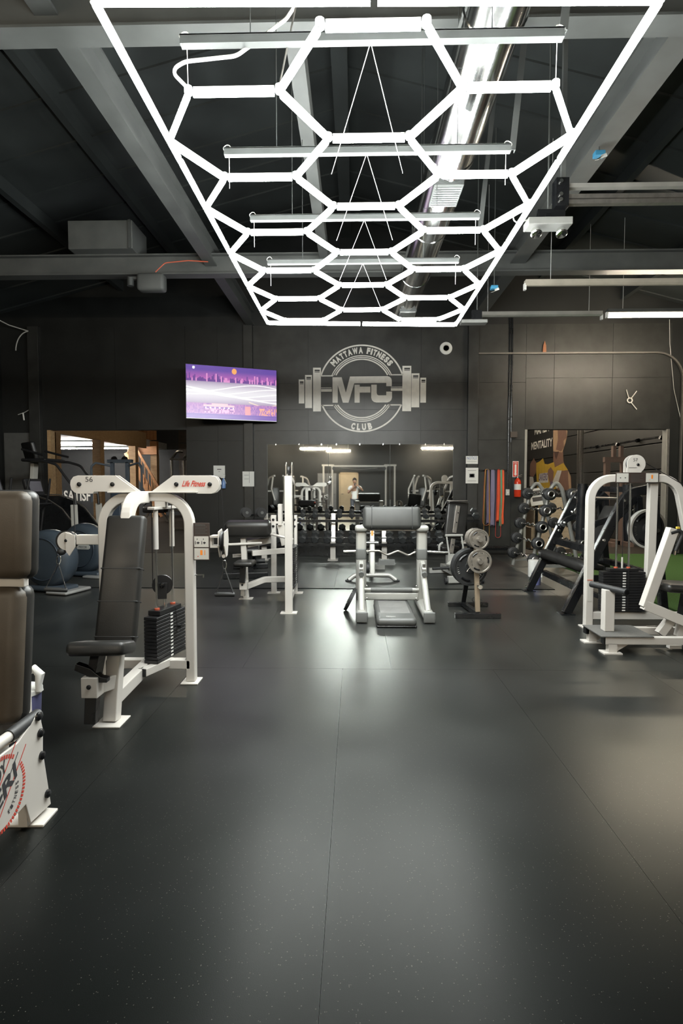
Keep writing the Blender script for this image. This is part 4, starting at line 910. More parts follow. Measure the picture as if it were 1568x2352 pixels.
# ================================================================== ELLIPTICALS AND STAIR CLIMBER
def elliptical(label, loc, rz, word):
    e = thing('elliptical_trainer', label, 'elliptical', loc, rz, 'blue grey ellipticals at the left')
    hs = MB().lathe([(0, -.165), (.20, -.165), (.30, -.155), (.37, -.125), (.40, -.07), (.405, 0), (.40, .07), (.37, .125), (.30, .155), (.20, .165), (0, .165)], (0, 0, .47), (0, 1, 0), 40).build('drive_housing', BLUEGREY, e)
    MB().tube([(.29 * cos(a), -.163, .47 + .29 * sin(a)) for a in [2 * pi * k / 40 for k in range(40)]], .008, 6, True).build('trim_ring', mat('dark_blue_plastic', (.03, .04, .055), .4), hs)
    if word: MB().prism([(-.12, -.035), (.10, -.035), (.13, -.015), (.13, .02), (.10, .04), (-.12, .04)], (.10, -.166, .50), (1, 0, 0), (0, 0, 1), .006).build('badge', GREYPL, hs)
    if word: text('lettering', (word, 0), .15 if word == 'PRECOR' else .06, .038, (.10 if word == 'PRECOR' else .15, -.173, .482), (1, 0, 0), (0, 0, 1), INK, hs)
    MB().pad((.30, 0, .03), (.34, .50, .045), .02).build('rear_foot', mat('dull_silver_plastic', (.22, .22, .215), .4), e); MB().pad((-.1, 0, .06), (.9, .30, .08), .03).build('base_beam', BLUEGREY, e)
    MB().bar((-.5, 0, .08), (-1.25, 0, .08), .16, .09).build('frame_rail', STEEL, e); MB().pad((-1.3, 0, .04), (.10, .55, .07), .03).build('front_foot', GREYPL, e)
    MB().bar((-1.2, 0, .1), (-1.02, 0, 1.32), .07, .09, (1, 0, 0)).build('mast', STEEL, e)
    MB().pad((-1.0, 0, 1.45), (.07, .36, .30), .025, 0, 0, RAD(-18)).build('console', BLKPL, e); MB().box((-.955, 0, 1.47), (.004, .26, .18), 0, 0, RAD(-18)).build('console_screen', mat('dim_screen', (.10, .10, .11), .2), e)
    for s in (-1, 1):
        MB().tube(fillet([(-1.15, s * .25, .45), (-1.05, s * .25, 1.05), (-.93, s * .24, 1.30), (-.86, s * .22, 1.60)], .2, 5), .018, 10).build('moving_arm', BLKPL, e)
        MB().pad((-.55, s * .17, .30 + s * .05), (.38, .14, .05), .02).build('pedal', BLKPL, e); MB().bar((-.05, s * .19, .35), (-1.13, s * .22, .42), .035, .05).build('pedal_link', STEEL, e)
    MB().tube(fillet([(-1.02, -.24, 1.15), (-.85, -.26, 1.18), (-.85, .26, 1.18), (-1.02, .24, 1.15)], .06, 4), .016, 8).build('fixed_handlebar', BLKPL, e)
    return e
elliptical('front blue grey elliptical trainer with round drive housing', (-4.27, 7.8, 0), RAD(-14), '')
elliptical('rear blue grey elliptical trainer nearer the left doorway', (-4.40, 9.1, 0), RAD(-14), 'PRECOR')
sc_ = thing('stair_climber', 'black stair climber with console and handrails before the left doorway', 'stair climber', (-5.55, 10.7, .01), RAD(-6))
for s in (-1, 1):
    MB().prism([(-.75, 0), (.58, 0), (.62, .35), (.52, .62), (.18, 1.03), (-.08, 1.19), (-.35, 1.27), (-.75, 1.27)], (0, s * .36 + .03, 0), (1, 0, 0), (0, 0, 1), .06).build('side_shroud', BLACK, sc_, bev=.01)
    MB().tube(fillet([(-.74, s * .36, 1.29), (-.35, s * .36, 1.29), (-.08, s * .36, 1.21), (.18, s * .36, 1.05), (.53, s * .36, .63)], .25, 6), .011, 8).build('trim_edge', STEEL, sc_)
    MB().tube(fillet([(-.55, s * .34, 1.95), (-.15, s * .38, 1.93), (.1, s * .38, 1.86), (.44, s * .38, 1.42), (.47, s * .38, 1.1)], .15, 5), .024, 10).build('handrail', BLKPL, sc_)
    MB().tube([(-.15, s * .37, 2.03), (-.62, s * .33, 2.15)][::-1], .022, 8).build('upper_grip', BLKPL, sc_)
    MB().bar((.47, s * .41, .30), (.45, s * .41, 1.12), .04, .12, (1, 0, 0)).build('rear_post', GREYPL, sc_, bev=.006)
for k in range(4):
    MB().bb(-.50 + k * .24, -.25 + k * .24, -.32, .32, .96 - k * .21, 1.0 - k * .21).build('step', BLKPL, sc_); MB().bb(-.27 + k * .24, -.25 + k * .24, -.32, .32, .77 - k * .21, .96 - k * .21).build('riser', mat('riser_grey', (.12, .12, .12), .5), sc_)
MB().bb(-.75, .56, -.32, .32, .0, .14).build('base', BLACK, sc_)
MB().bar((-.72, 0, .5), (-.60, 0, 2.0), .14, .07, (1, 0, 0)).build('console_mast', GREYPL, sc_, bev=.006)
MB().pad((-.62, -.1, 2.12), (.09, .52, .36), .03, RAD(55), 0, RAD(-14)).build('console', BLKPL, sc_); MB().box((-.585, -.15, 2.13), (.004, .38, .24), RAD(55), 0, RAD(-14)).build('console_screen', mat('glass_screen', (.16, .155, .15), .15), sc_)
MB().pad((-.42, 0, 1.95), (.50, .62, .06), .025).build('console_tray', BLKPL, sc_)
# ================================================================== WHITE ARM CURL MACHINE
w2 = thing('arm_curl_machine', 'white arm curl machine with wide black arm pad', 'gym machine', (-.80, 7.15, 0))
def W(px, py, Z):          # photo pixel at depth Z -> this machine's local frame
    return ((px - 815) * Z / 1300 + .80, Z - 7.15, 1.5 - (py - 1113) * Z / 1300)
MB().bar((.03, -.61, .01), (.03, -.61, 1.60), .085, .075, (0, 1, 0)).build('front_upright', WHITE, w2, bev=.006); foot(.03, -.61, .19, .12).build('foot_plate', WHITE, w2)
MB().bar((-.03, .61, .01), (-.03, .61, 1.08), .07, .07, (0, 1, 0)).build('rear_upright', WHITE, w2, bev=.006); foot(-.02, .61, .20, .12).build('foot_plate', WHITE, w2)
MB().bar((-.32, .61, .01), (-.32, .61, 1.08), .07, .07, (0, 1, 0)).build('side_upright', WHITE, w2, bev=.006); foot(-.32, .61, .17, .12).build('foot_plate', WHITE, w2)
MB().bar((-.63, .21, .01), (-.66, .21, .80), .07, .07, (0, 1, 0)).build('seat_upright', WHITE, w2, bev=.006); foot(-.63, .21, .17, .12).build('foot_plate', WHITE, w2)
MB().bar((.03, -.58, .16), (-.02, .61, .16), .06, .08).build('base_beam', WHITE, w2, bev=.005)
MB().rtube(fillet([(.0, .35, .24), (-.40, .30, .24), (-.63, .21, .16)], .2, 5), .07, .09, (0, 0, 1)).build('base_beam', WHITE, w2, bev=.005)
MB().bar((-.62, .23, .72), (-.34, .40, .76), .07, .09).build('pad_beam', WHITE, w2, bev=.005); MB().bar((-.55, .22, .60), (.0, .45, .62), .06, .07).build('lower_beam', WHITE, w2, bev=.005)
MB().rtube(fillet([(-.33, .50, .85), (-.33, .30, .85), (.03, -.40, .85), (.03, -.58, .85)], .2, 5), .012, .075, (0, 0, 1)).build('guard_hoop', WHITE, w2)
MB().bar((-.33, .6, .98), (.0, .6, .98), .03, .03).build('cross_tube', WHITE, w2)
MB().bar((-.16, .1, 1.25), (-.16, .1, .98), .05, .11).build('lever_arm', WHITE, w2, bev=.004); MB().bar((-.16, .1, .99), (-.10, .1, .72), .05, .09).build('lever_arm', WHITE, w2, bev=.004)
for x in (-.32, -.03):
    for z in (1.02, .93): bolt(w2, (x, .575, z), (0, -1, 0), .018)
MB().ball((-.385, .58, .97), .025, 7).build('knob', REDP, w2)
weight_stack(w2, (.005, .0), .10, .42, .22, 18, .028, 0, 'x', bn='weight_plate')
for y in (-.14, .14): MB().cyl((.005, y, .2), (.005, y, 1.5), .009, n=8).build('guide_rod', CHROME, w2)
for dx in (-.02, .045): MB().prism([(-.62, 1.58), (-.50, 1.58), (-.50, 1.72), (-.56, 1.76), (-.62, 1.72)], (dx + .018, 0, 0), (0, 1, 0), (0, 0, 1), .008).build('pulley_plate', STEEL, w2)
pulley(w2, (.035, -.555, 1.66), (1, 0, 0), .055)
MB().bar((.03, -.56, 1.60), (.0, .0, 1.53), .06, .05).build('top_beam', WHITE, w2); MB().bar((.0, 0, 1.53), (-.02, .3, 1.53), .05, .05).build('top_beam', WHITE, w2)
# arm pad and seat
MB().pad((-.60, .22, .92), (.60, .24, .215), .06, RAD(3), RAD(8), 0, 5).build('arm_pad', VINYL, w2)
MB().tube(fillet([W(512, 1238, 7.3), W(513, 1250, 7.3), W(526, 1252, 7.3), W(600, 1248, 7.35)], .06, 5), .018, 10).build('curl_handle', WHITE, w2)
MB().pad(W(560, 1295, 7.05), (.24, .30, .06), .025).build('seat', VINYL, w2); MB().bar(W(556, 1300, 7.1), W(554, 1340, 7.1), .07, .06).build('seat_post', BLACK, w2)
c = W(557, 1346, 7.15); MB().box(c, (.095, .10, .11)).build('clamp_sleeve', WHITE, w2, bev=.004); bolt(w2, (c[0] - .01, c[1] - .05, c[2] + .01), (0, -1, 0), .013)
MB().bar((c[0], c[1], c[2]), (-.63, .21, c[2]), .05, .07).build('clamp_beam', WHITE, w2); MB().bar((c[0] - .01, c[1], c[2] - .05), (c[0] - .012, c[1], c[2] - .14), .05, .05).build('lower_post', STEEL, w2)
MB().cyl((-.36, .50, .88), (-.40, .40, .83), .03).build('pivot_hub', CHROME, w2)
# ================================================================== SILVER PREACHER CURL STATION
pc = thing('preacher_curl_stand', 'silver preacher curl stand with black arm pad', 'gym equipment', (.44, 6.8, 0))
for s in (-1, 1):
    x = s * .365; xf = s * .36
    MB().pad((x, -.15, .065), (.125, 1.15, .115), .05, RAD(0), 0, 0, 4).build('base_beam', SILVER, pc); MB().pad((x, -.735, .065), (.13, .03, .12), .05, 0, 0, 0, 3).build('end_cap', GREYSLV, pc)
    MB().pad((x, .02, .52), (.125, .10, .86), .03).build('upright', SILVER, pc); MB().pad((x, .018, .665), (.129, .106, .155), .028).build('sleeve', GREYSLV, pc)
    MB().tube([(x + s * .0, -.62, .10), (x, -.03, .55)], .035, 14).build('brace', SILVER, pc)
    MB().pad((x, .0, .975), (.15, .16, .075), .03).build('top_tube', SILVER, pc)
    MB().bar((x, -.03, .56), (x + .0, -.24, .49), .045, .06).build('plate_peg', SILVER, pc); MB().cyl((x, -.24, .465), (x, -.275, .455), .032, n=14).build('peg_cap', GREYSLV, pc)
    MB().tube([(x, -.2, .52), (x, -.2, .57)], .018, 10).build('peg_knob', CHROME, pc)
    for z in (.13, .28): bolt(pc, (x - s * .065, -.03, z), (-s, 0, 0), .018, CHROME)
MB().pad((0, .0, .155), (.66, .07, .09), .015).build('cross_beam', SILVER, pc); MB().cyl((-.33, -.02, .235), (.33, -.02, .235), .024, n=14).build('foot_bar', SILVER, pc); MB().cyl((-.25, -.02, .235), (.25, -.02, .235), .029, n=14).build('foot_bar_sleeve', GREYSLV, pc)
MB().pad((0, -.02, 1.10), (.69, .12, .275), .045, 0, RAD(-14), 0, 4).build('arm_pad', GRVINYL, pc); MB().bar((-.36, .03, .96), (.36, .03, .96), .08, .03).build('pad_rail', SILVER, pc)
for x in (-.24, .24): MB().pad((x, -.022, 1.10), (.008, .122, .277), .003, 0, RAD(-14)).build('pad_seam', RUB, pc)
for s in (-1, 1):
    MB().prism([(0, 0), (.10, -.03), (.10, .05), (.085, .05), (.085, .0), (.03, .02)], (s * .29, .05, .66), (0, 1, 0), (0, 0, 1), .02).build('bar_hook', CHROME, pc)
ez = thing('ez_curl_bar', 'cambered curl bar resting on the preacher stand hooks', 'barbell', (.50, 6.945, .672))
MB().tube(fillet([(-.30, 0, .012), (-.20, 0, .012), (-.10, 0, -.04), (.03, 0, .015), (.16, 0, -.045), (.24, 0, -.0), (.32, 0, 0)], .05, 4), .014, 10).build('shaft', STEEL, ez)
MB().cyl((-.64, 0, .0), (-.37, 0, .008), .025, n=14).build('sleeve', CHROME, ez); MB().cyl((.37, 0, .0), (.64, 0, -.01), .025, n=14).build('sleeve', CHROME, ez)
MB().cyl((-.37, 0, .008), (-.30, 0, .012), .014, n=10).build('shaft_end', STEEL, ez); MB().cyl((.32, 0, 0), (.37, 0, 0), .014, n=10).build('shaft_end', STEEL, ez)
for s in (-1, 1): MB().cyl((s * .365, 0, .004), (s * .385, 0, .004), .036, n=14).build('collar', CHROME, ez)
st_ = thing('step_platform', 'grey step platform with white lettering under the preacher stand', 'step', (.44, 6.42, 0))
MB().pad((0, 0, .055), (.42, 1.10, .09), .04, 0, 0, 0, 4).build('body', mat('grey_step_plastic', (.085, .088, .085), .36), st_); MB().pad((0, .06, .098), (.33, .70, .012), .005).build('top_mat', mat('pale_rubber_top', (.17, .17, .165), .42, bump=.1, bs=120), st_); MB().pad((0, 0, .012), (.425, 1.105, .022), .01).build('base_edge', BLACK, st_)
text('lettering', ('TROJAN', 0), .10, .045, (-.06, -.49, .101), (1, 0, 0), (0, 1, 0), PAPER, st_, .001)
# ================================================================== PLATES
def plate(label, r, t, c, ax, m, lip=IRON, grp=None, holes=True):
    p = thing('weight_plate', label, 'weight plate', c, 0, grp); ax = Vector(ax).normalized(); h = .026
    MB().lathe([(h, -t * .5), (r * .30, -t * .5), (r * .32, -t * .32), (r * .84, -t * .32), (r * .88, -t * .5), (r, -t * .5), (r * 1.0, t * .5), (r * .88, t * .5), (r * .84, t * .32), (r * .32, t * .32), (r * .30, t * .5), (h, t * .5)], (0, 0, 0), ax, 36, True).build('disc', m, p)
    u = ax.orthogonal().normalized(); w3 = ax.cross(u)
    if holes:
        for k in range(3):
            a = 2.1 * k + .4; q = []
            for i in range(8):
                b = a - .36 + .72 * i / 7; q.append(((u * cos(b) + w3 * sin(b)) * r * .72))
            MB().tube([v + ax * (t * .30) for v in q], r * .07, 6).build('grip_recess', BLACK, p)
        for k in range(3):
            a = 2.1 * k + 1.45
            for i in range(5):
                b = a - .30 + .15 * i; cc = (u * cos(b) + w3 * sin(b)) * r * .66 + ax * (t * .34)
                MB().tube([cc - w3 * .0, cc + (u * cos(b) + w3 * sin(b)) * r * .10], r * .022, 5).build('raised_mark', lip if lip != m else CHROME, p)
    return p
pt = thing('plate_tree', 'black and tan weight plate tree on two floor bars', 'plate rack', (1.385, 6.64, 0))
MB().bb(-.26, .25, -.335, -.275, 0, .055).build('floor_bar', BLACK, pt, bev=.004); MB().bb(-.24, .25, .28, .34, 0, .05).build('floor_bar', BLACK, pt, bev=.004)
MB().bar((-.0, -.30, .045), (-.06, .30, .045), .05, .05).build('spine_bar', BLACK, pt)
MB().bar((.0, -.28, .03), (.0, -.12, .98), .052, .045, (0, 1, 0)).build('upright', mat('tan_paint', (.20, .155, .105), .5), pt, bev=.003); MB().bar((-.06, .28, .03), (-.0, -.08, .98), .052, .045, (0, 1, 0)).build('upright', BLACK, pt, bev=.003)
for z, y0 in ((.885, -.34), (.64, -.36), (.36, -.36)): MB().cyl((.01, .12, z), (.01, y0, z - .0), .0245, n=16).build('peg', CHROME if z < .4 else STEEL, pt)
MB().bb(-.03, .03, -.13, -.06, .93, 1.0).build('top_cap', BLACK, pt)
GP = 'plates on the plate tree'
for k in range(4): plate(['small grey iron plate at the front of the upper peg', 'second grey iron plate on the upper peg', 'third grey iron plate on the upper peg', 'rearmost grey iron plate on the upper peg'][k], .115 - .0 * k, .03, (1.395 - .005 * k, 6.385 + .034 * k + (.06 if k > 0 else 0), .885), (.18, -1, 0), IRON, grp=GP)
plate('grey iron plate with raised lettering on the middle peg', .135, .03, (1.40, 6.36, .64), (.10, -1, 0), IRON, grp=GP)
for k in range(3): plate(['large black plate hanging behind the tan upright', 'second large black plate behind the tan upright', 'rearmost large black plate on the plate tree'][k], .215, .045, (1.34, 6.60 + .05 * k, .535), (.22, -1, 0), RUB, CHROME, grp=GP, holes=(k == 0))
o = thing('spring_collar', 'chrome spring collar hanging on the big black plates', 'collar', (1.32, 6.53, .60))
for dx in (0,): MB().tube([(dx + .028 * cos(a), -.0 + a * .002, .028 * sin(a)) for a in [k * .5 for k in range(26)]], .004, 6).build('spring', CHROME, o)
MB().tube([(.03, 0, .03), (.06, -.01, .07)], .005, 6).build('grip', BLKPL, o); MB().tube([(.03, -.01, -.02), (-.03, -.01, -.10)], .005, 6).build('grip', CHROME, o)
o = thing('spring_collar', 'chrome spring collar lying on the rear floor bar of the plate tree', 'collar', (1.47, 6.93, .085))
MB().tube([(.0 + .028 * cos(a), .0 + a * .002, .028 * sin(a)) for a in [k * .5 for k in range(26)]], .004, 6).build('spring', CHROME, o); MB().tube([(.02, .02, .02), (.10, 0, -.01)], .005, 6).build('grip', CHROME, o)
lp_ = plate('black rubber plate leaning against the preacher stand', .145, .035, (-.055, 6.68, .138), (-.89, .04, .45), RUB, CHROME)
# ================================================================== BENCHES
b1 = thing('utility_bench', 'silver utility bench with curved foot behind the preacher stand', 'bench', (.27, 9.1, .01))
MB().tube(fillet([(-.37, -.42, .015), (-.27, -.38, .09), (.27, -.38, .09), (.37, -.42, .015)], .1, 6), .036, 14).build('rear_foot', SILVER, b1)
for s in (-1, 1): MB().pad((s * .37, -.42, .012), (.10, .07, .022), .01).build('rubber_foot', RUB, b1)
MB().bar((0, -.38, .09), (0, -.22, .62), .085, .07, (0, 1, 0)).build('upright', SILVER, b1, bev=.015); MB().bar((0, -.23, .60), (0, -.17, .84), .075, .06, (0, 1, 0)).build('inner_post', STEEL, b1, bev=.01)
MB().box((0, -.232, .76), (.04, .005, .14), 0, RAD(-14)).build('sticker', ORANGE, b1)
MB().bar((0, -.3, .2), (0, .75, .12), .08, .08).build('main_beam', SILVER, b1); MB().bar((-.25, .75, .05), (.25, .75, .05), .06, .07).build('front_foot', SILVER, b1)
MB().pad((0, -.05, .80), (.28, .40, .07), .025, 0, RAD(30)).build('back_pad', VINYL, b1); MB().pad((0, .45, .48), (.30, .42, .07), .025).build('seat_pad', VINYL, b1); MB().bar((0, .4, .12), (0, .45, .46), .07, .07, (0, 1, 0)).build('seat_post', SILVER, b1)
MB().cyl((-.09, -.36, .20), (-.05, -.36, .20), .09, n=20).build('wheel', RUB, b1); MB().bar((.1, -.3, .28), (.35, -.3, .28), .1, .08).build('side_pedal', GREYSLV, b1)
MB().cyl((-.09, -.27, .58), (.09, -.27, .58), .02).build('pop_pin', CHROME, b1)
b2 = thing('incline_bench', 'incline bench with upright black backrest behind the plate tree', 'bench', (1.58, 8.9, .01), RAD(8))
MB().pad((.02, .05, .93), (.34, .08, .62), .03, 0, RAD(-10), RAD(9)).build('backrest', VINYL, b2); MB().bar((-.08, -.02, .42), (.04, .02, 1.16), .065, .045, (0, 1, 0)).build('back_rail', STEEL, b2, bev=.004)
MB().pad((.02, -.0, 1.235), (.33, .06, .02), .008).build('top_plate', STEEL, b2)
for z in (.55, .72, .90, 1.05): MB().cyl((-.08 + (z - .42) * .16, -.045, z), (-.08 + (z - .42) * .16, -.055, z), .011, n=8).build('hole', BLACK, b2)
MB().bar((-.25, -.42, .07), (.25, -.42, .07), .09, .10).build('rear_foot', SILVER, b2, bev=.008)
for s in (-1, 1): MB().cyl((s * .27, -.42, .05), (s * .30, -.42, .05), .05, n=14).build('wheel', RUB, b2)
MB().bar((0, -.42, .1), (-.02, .62, .12), .08, .09).build('main_beam', SILVER, b2); MB().bar((-.25, .62, .05), (.25, .62, .05), .07, .08).build('front_foot', SILVER, b2)
MB().bar((-.16, -.08, .36), (-.04, -.08, .36), .1, .10).build('hinge_block', SILVER, b2)
for s in (-.17, .07): MB().tube([(s, -.07, .70), (s + .05, -.10, .32)], .014, 8).build('strut', SILVER, b2)
MB().cyl((-.19, -.07, .70), (.09, -.07, .70), .02).build('cross_pin', SILVER, b2); MB().pad((.0, .40, .46), (.30, .34, .07), .025).build('seat_pad', VINYL, b2); MB().bar((0, .35, .12), (0, .40, .43), .07, .07, (0, 1, 0)).build('seat_post', SILVER, b2)
MB().tube(fillet([(-.21, .0, .58), (-.27, -.02, .55), (-.27, -.02, .42)], .05, 4), .018, 8).build('handle', SILVER, b2); MB().cyl((-.42, -.18, .20), (-.16, -.18, .21), .022).build('foot_roller', RUB, b2); MB().bar((-.16, -.18, .21), (-.02, -.1, .30), .08, .12).build('roller_bracket', SILVER, b2)
b3 = thing('black_bench', 'black adjustable bench behind the white arm curl machine', 'bench', (-1.75, 9.4, .01), RAD(10))
MB().bar((-.42, -.50, .05), (.28, -.50, .05), .10, .09).build('rear_foot', BLACK, b3, bev=.006); MB().bar((-.30, .55, .05), (.30, .55, .05), .09, .08).build('front_foot', BLACK, b3, bev=.006); MB().bar((-.0, -.50, .12), (0, .55, .12), .09, .09).build('main_beam', BLACK, b3)
MB().pad((.0, .2, .52), (.30, .78, .08), .03, 0, RAD(18)).build('back_pad', VINYL, b3); MB().pad((0, -.38, .42), (.30, .34, .08), .03, 0, RAD(-8)).build('seat_pad', VINYL, b3); MB().bar((0, -.2, .12), (0, -.25, .40), .07, .07, (0, 1, 0)).build('seat_post', BLACK, b3)
MB().prism([(-.1, .1), (.25, .1), (.33, .45), (.2, .45)], (.03, 0, 0), (0, 1, 0), (0, 0, 1), .06).build('adjust_plate', BLACK, b3); MB().cyl((.10, -.15, .23), (.24, -.15, .23), .04).build('leg_roller', RUB, b3)
for z in (.33, .36): MB().bar((-.28, -.35, z), (-.05, -.35, z + .02), .03, .025).build('foot_bar', STEEL, b3)
# ================================================================== DUMBBELL RACK
RY = 11.2
rack = thing('dumbbell_rack', 'long two-tier dumbbell rack with white feet under the mirror', 'rack', (.15, RY, .01))
for x in (-1.95, -.585, .43, 2.0):
    MB().bar((x, -.03, .0), (x, -.03, .36), .105, .07, (0, 1, 0)).build('leg', WHITE, rack, bev=.006); foot(x, -.03, .20, .30, .012).build('foot_plate', WHITE, rack); MB().bar((x, .10, .30), (x, .24, .90), .08, .06, (0, 1, 0)).build('post', STEEL, rack)
    MB().bar((x, -.05, .28), (x, .16, .33), .06, .06).build('tier_bracket', STEEL, rack)
def tier(z, y):
    for dy, dz in ((-.12, -.075), (.12, .02)):
        MB().bar((-2.30, y + dy, z + dz), (2.30, y + dy, z + dz), .05, .05).build('tier_rail', BLACK, rack)
tier(.385, -.0); tier(.845, .12)
MB().bb(-2.3, 2.3, .22, .24, .05, .32).build('back_sheet', BLACK, rack)
HEXP = {}
HEADM = mat('black_rubber_head', (.045, .048, .049), .36, var=.15, bump=.05)
def dumbbell(label, x, y, z, r, L_, tilt, grp, yaw=0, roll=0):
    d = thing('hex_dumbbell', label, 'dumbbell', (x, y, z), yaw, grp); d.rotation_euler = (RAD(tilt), 0, yaw)
    k = (round(r, 3), round(L_, 3))
    if k not in HEXP:
        def hx(y0, y1):
            m = MB(); R = [(r * .78, y0), (r, y0 + (y1 - y0) * .22), (r, y0 + (y1 - y0) * .78), (r * .78, y1)]; vs = []
            for rr, yy in R:
                for j in range(6): a = 2 * pi * (j + .5) / 6; vs.append((rr * cos(a), yy, rr * sin(a)))
            fs = [tuple(range(5, -1, -1)), tuple(range(18, 24))]
            for i in range(3):
                for j in range(6): fs.append((6 * i + j, 6 * i + (j + 1) % 6, 6 * i + 6 + (j + 1) % 6, 6 * i + 6 + j))
            m.add(vs, fs); return m
        hl = L_ * .30
        a = hx(-L_ / 2, -L_ / 2 + hl).build('head', HEADM, d); b = hx(L_ / 2 - hl, L_ / 2).build('head', HEADM, d); g = MB().tube([(0, -L_ / 2 + hl, 0), (0, 0, 0), (0, L_ / 2 - hl, 0)], [.013, .016, .013], 10).build('handle', CHROME, d)
        HEXP[k] = (a, b, g)
    else:
        for s, nm in zip(HEXP[k], ('head', 'head', 'handle')): inst(s, nm, d, Matrix.Identity(4))
    if roll:
        for c in d.children: c.rotation_euler = (0, roll, 0)
    return d
topx = [636 + 28.6 * k for k in range(17)]
for i, px in enumerate(topx):
    x = (px - 815) / 1300 * 11.15; r = .052 + .0017 * i; r = round(r / .006) * .006; L_ = round((.20 + .006 * i) / .02) * .02
    dumbbell(ORD[i] + ' black hex dumbbell from the left on the upper tier', x, RY + .12, .905 + r * .30, r, L_, 24, 'dumbbells on the upper tier', 0, (RAD(30) if i in (14, 15, 16) else (RAD(14) if i % 3 == 1 else 0)))
botx = [635 + 29.0 * k for k in range(15)]
for i, px in enumerate(botx):
    x = (px - 815) / 1300 * 11.05; r = .086 + (.004 if i > 9 else 0)
    dumbbell(ORD[i] + ' black hex dumbbell from the left on the lower tier', x, RY - .0, .468, r, .31, 24, 'dumbbells on the lower tier', 0, (RAD(22) if i in (12, 13) else (RAD(10) if i % 2 else 0)))
for i, x in enumerate((-2.20, -1.90)):
    o = thing('adjustable_dumbbell', ['left', 'right'][i] + ' black adjustable dumbbell at the left end of the rack', 'dumbbell', (x, RY + .12, .945), RAD(20), 'adjustable dumbbells')
    for k in range(10):
        yy = -.18 + k * .018 if k < 5 else .10 + (k - 5) * .018
        MB().lathe([(.02, -.007), (.095 - .004 * (k % 5), -.007), (.095 - .004 * (k % 5), .007), (.02, .007)], (0, yy, 0), (0, 1, 0), 20).build('disc', BLKPL, o)
    MB().cyl((0, -.1, 0), (0, .1, 0), .016).build('handle', CHROME, o); MB().cyl((0, -.19, 0), (0, -.20, 0), .03).build('dial', GREYSLV, o)
# ================================================================== MACHINE 57
m7 = thing('low_row_machine', 'white machine numbered 57 with black weight stack and footplate', 'gym machine', (2.78, 5.97, 0))
MB().rtube(fillet([(-.325, 0, .01), (-.325, 0, 1.565), (.56, 0, 1.565), (.82, -.05, .25)], .22, 9), .075, .08, (0, 1, 0)).build('arch_frame', WHITE, m7, bev=.008)
foot(-.325, 0, .15, .13).build('foot_plate', WHITE, m7); foot(.80, -.05, .15, .13).build('foot_plate', WHITE, m7); MB().bar((.815, -.05, .26), (.80, -.05, .01), .08, .075, (0, 1, 0)).build('rear_leg', WHITE, m7)
MB().bar((.325, .05, .12), (.325, .02, 1.53), .085, .075, (0, 1, 0)).build('inner_post', WHITE, m7, bev=.006)
MB().bar((-.30, 0, .125), (.80, 0, .125), .06, .075).build('base_beam', WHITE, m7, bev=.005)
weight_stack(m7, (.02, .0), .44, .11, .175, 15, .028, 0, 'y'); MB().bb(-.13, .17, -.05, .05, .597, .625).build('top_weight', STACK, m7, bev=.003)
for x in (-.045, .085):
    MB().cyl((x, 0, .16), (x, 0, 1.54), .010, n=12).build('guide_rod', CHROME, m7); MB().cyl((x, 0, .626), (x, 0, .64), .02, n=12).build('bumper', ORCAP, m7)
MB().cyl((.02, -.0, .62), (.02, -.0, .74), .010, n=8).build('lift_stem', WHITE, m7); MB().tube([(.02, 0, .74), (.02, 0, 1.60)], .0035, 6).build('steel_cable', CABLE, m7)
MB().tube([(-.29, 0, 1.36), (-.05, 0, 1.355)], .012, 8).build('cross_tube', STEEL, m7)
MB().prism([(-.006, 0), (.006, 0), (.006, .42), (-.006, .42)], (.06, -.058, .19), (1, 0, 0), (0, 0, 1), .003).build('selector_strip', BLKPL, m7)
pq = MB().bb(-.09, .345, -.055, -.042, 1.515, 1.625).build('instruction_plaque', BROWNPL, m7, bev=.003)
MB().bb(-.083, .038, -.057, -.055, 1.525, 1.617).build('diagram_panel', GREYPL, pq); MB().bb(.215, .338, -.057, -.055, 1.525, 1.617).build('diagram_panel', GREYPL, pq)
for k in range(6): MB().bb(.065, .065 + (.12 if k % 2 else .09), -.0565, -.055, 1.535 + k * .013, 1.5385 + k * .013).build('print_line', STRUT, pq)
MB().bb(.268, .285, -.058, -.057, 1.56, 1.60).build('print_mark', ORANGE, pq); MB().bb(.25, .256, -.058, -.057, 1.545, 1.551).build('print_mark', REDPR, pq)
for x in (-.045, .005): MB().prism([(-.008, 0), (0, -.008), (.008, 0), (0, .005)], (x, -.057, 1.57), (1, 0, 0), (0, 0, 1), .001).build('print_mark', INK, pq)
for yy in (-.045, .03):
    pl = MB(); q = [(.095 * cos(RAD(a)), .095 * sin(RAD(a))) for a in range(-50, 200, 10)] + [(-.095, -.12), (.03, -.12)]
    o = pl.prism(q, (.115, yy, 1.712), (1, 0, 0), (0, 0, 1), .008).build('pulley_plate', WHITE, m7, bev=.0015)
    if yy < 0:
        bolt(o, (.13, yy - .008, 1.705), (0, -1, 0), .014); text('number', ('57', 0), .045, .032, (.105, yy - .008, 1.738), (1, 0, 0), (0, 0, 1), INK, o); MB().bb(.04, .12, yy - .0095, yy - .008, 1.672, 1.676).build('print_line', INK, o)
pulley(m7, (.115, -.005, 1.712), (0, 1, 0), .08)
MB().tube([(.19, -.01, 1.745), (.60, -.05, 1.50), (.95, -.1, 1.28)], .004, 6).build('steel_cable', CABLE, m7)
MB().bb(.70, 1.0, -.11, -.03, 1.19, 1.22).build('side_shelf', WHITE, m7, bev=.004); MB().bb(.735, .99, -.114, -.11, 1.20, 1.214).build('orange_label', ORANGE, m7)
MB().bb(-.30, -.345 + .0, -.0395, -.0385, .30, .50).build('scale_sticker', GREYPL, m7) if False else None
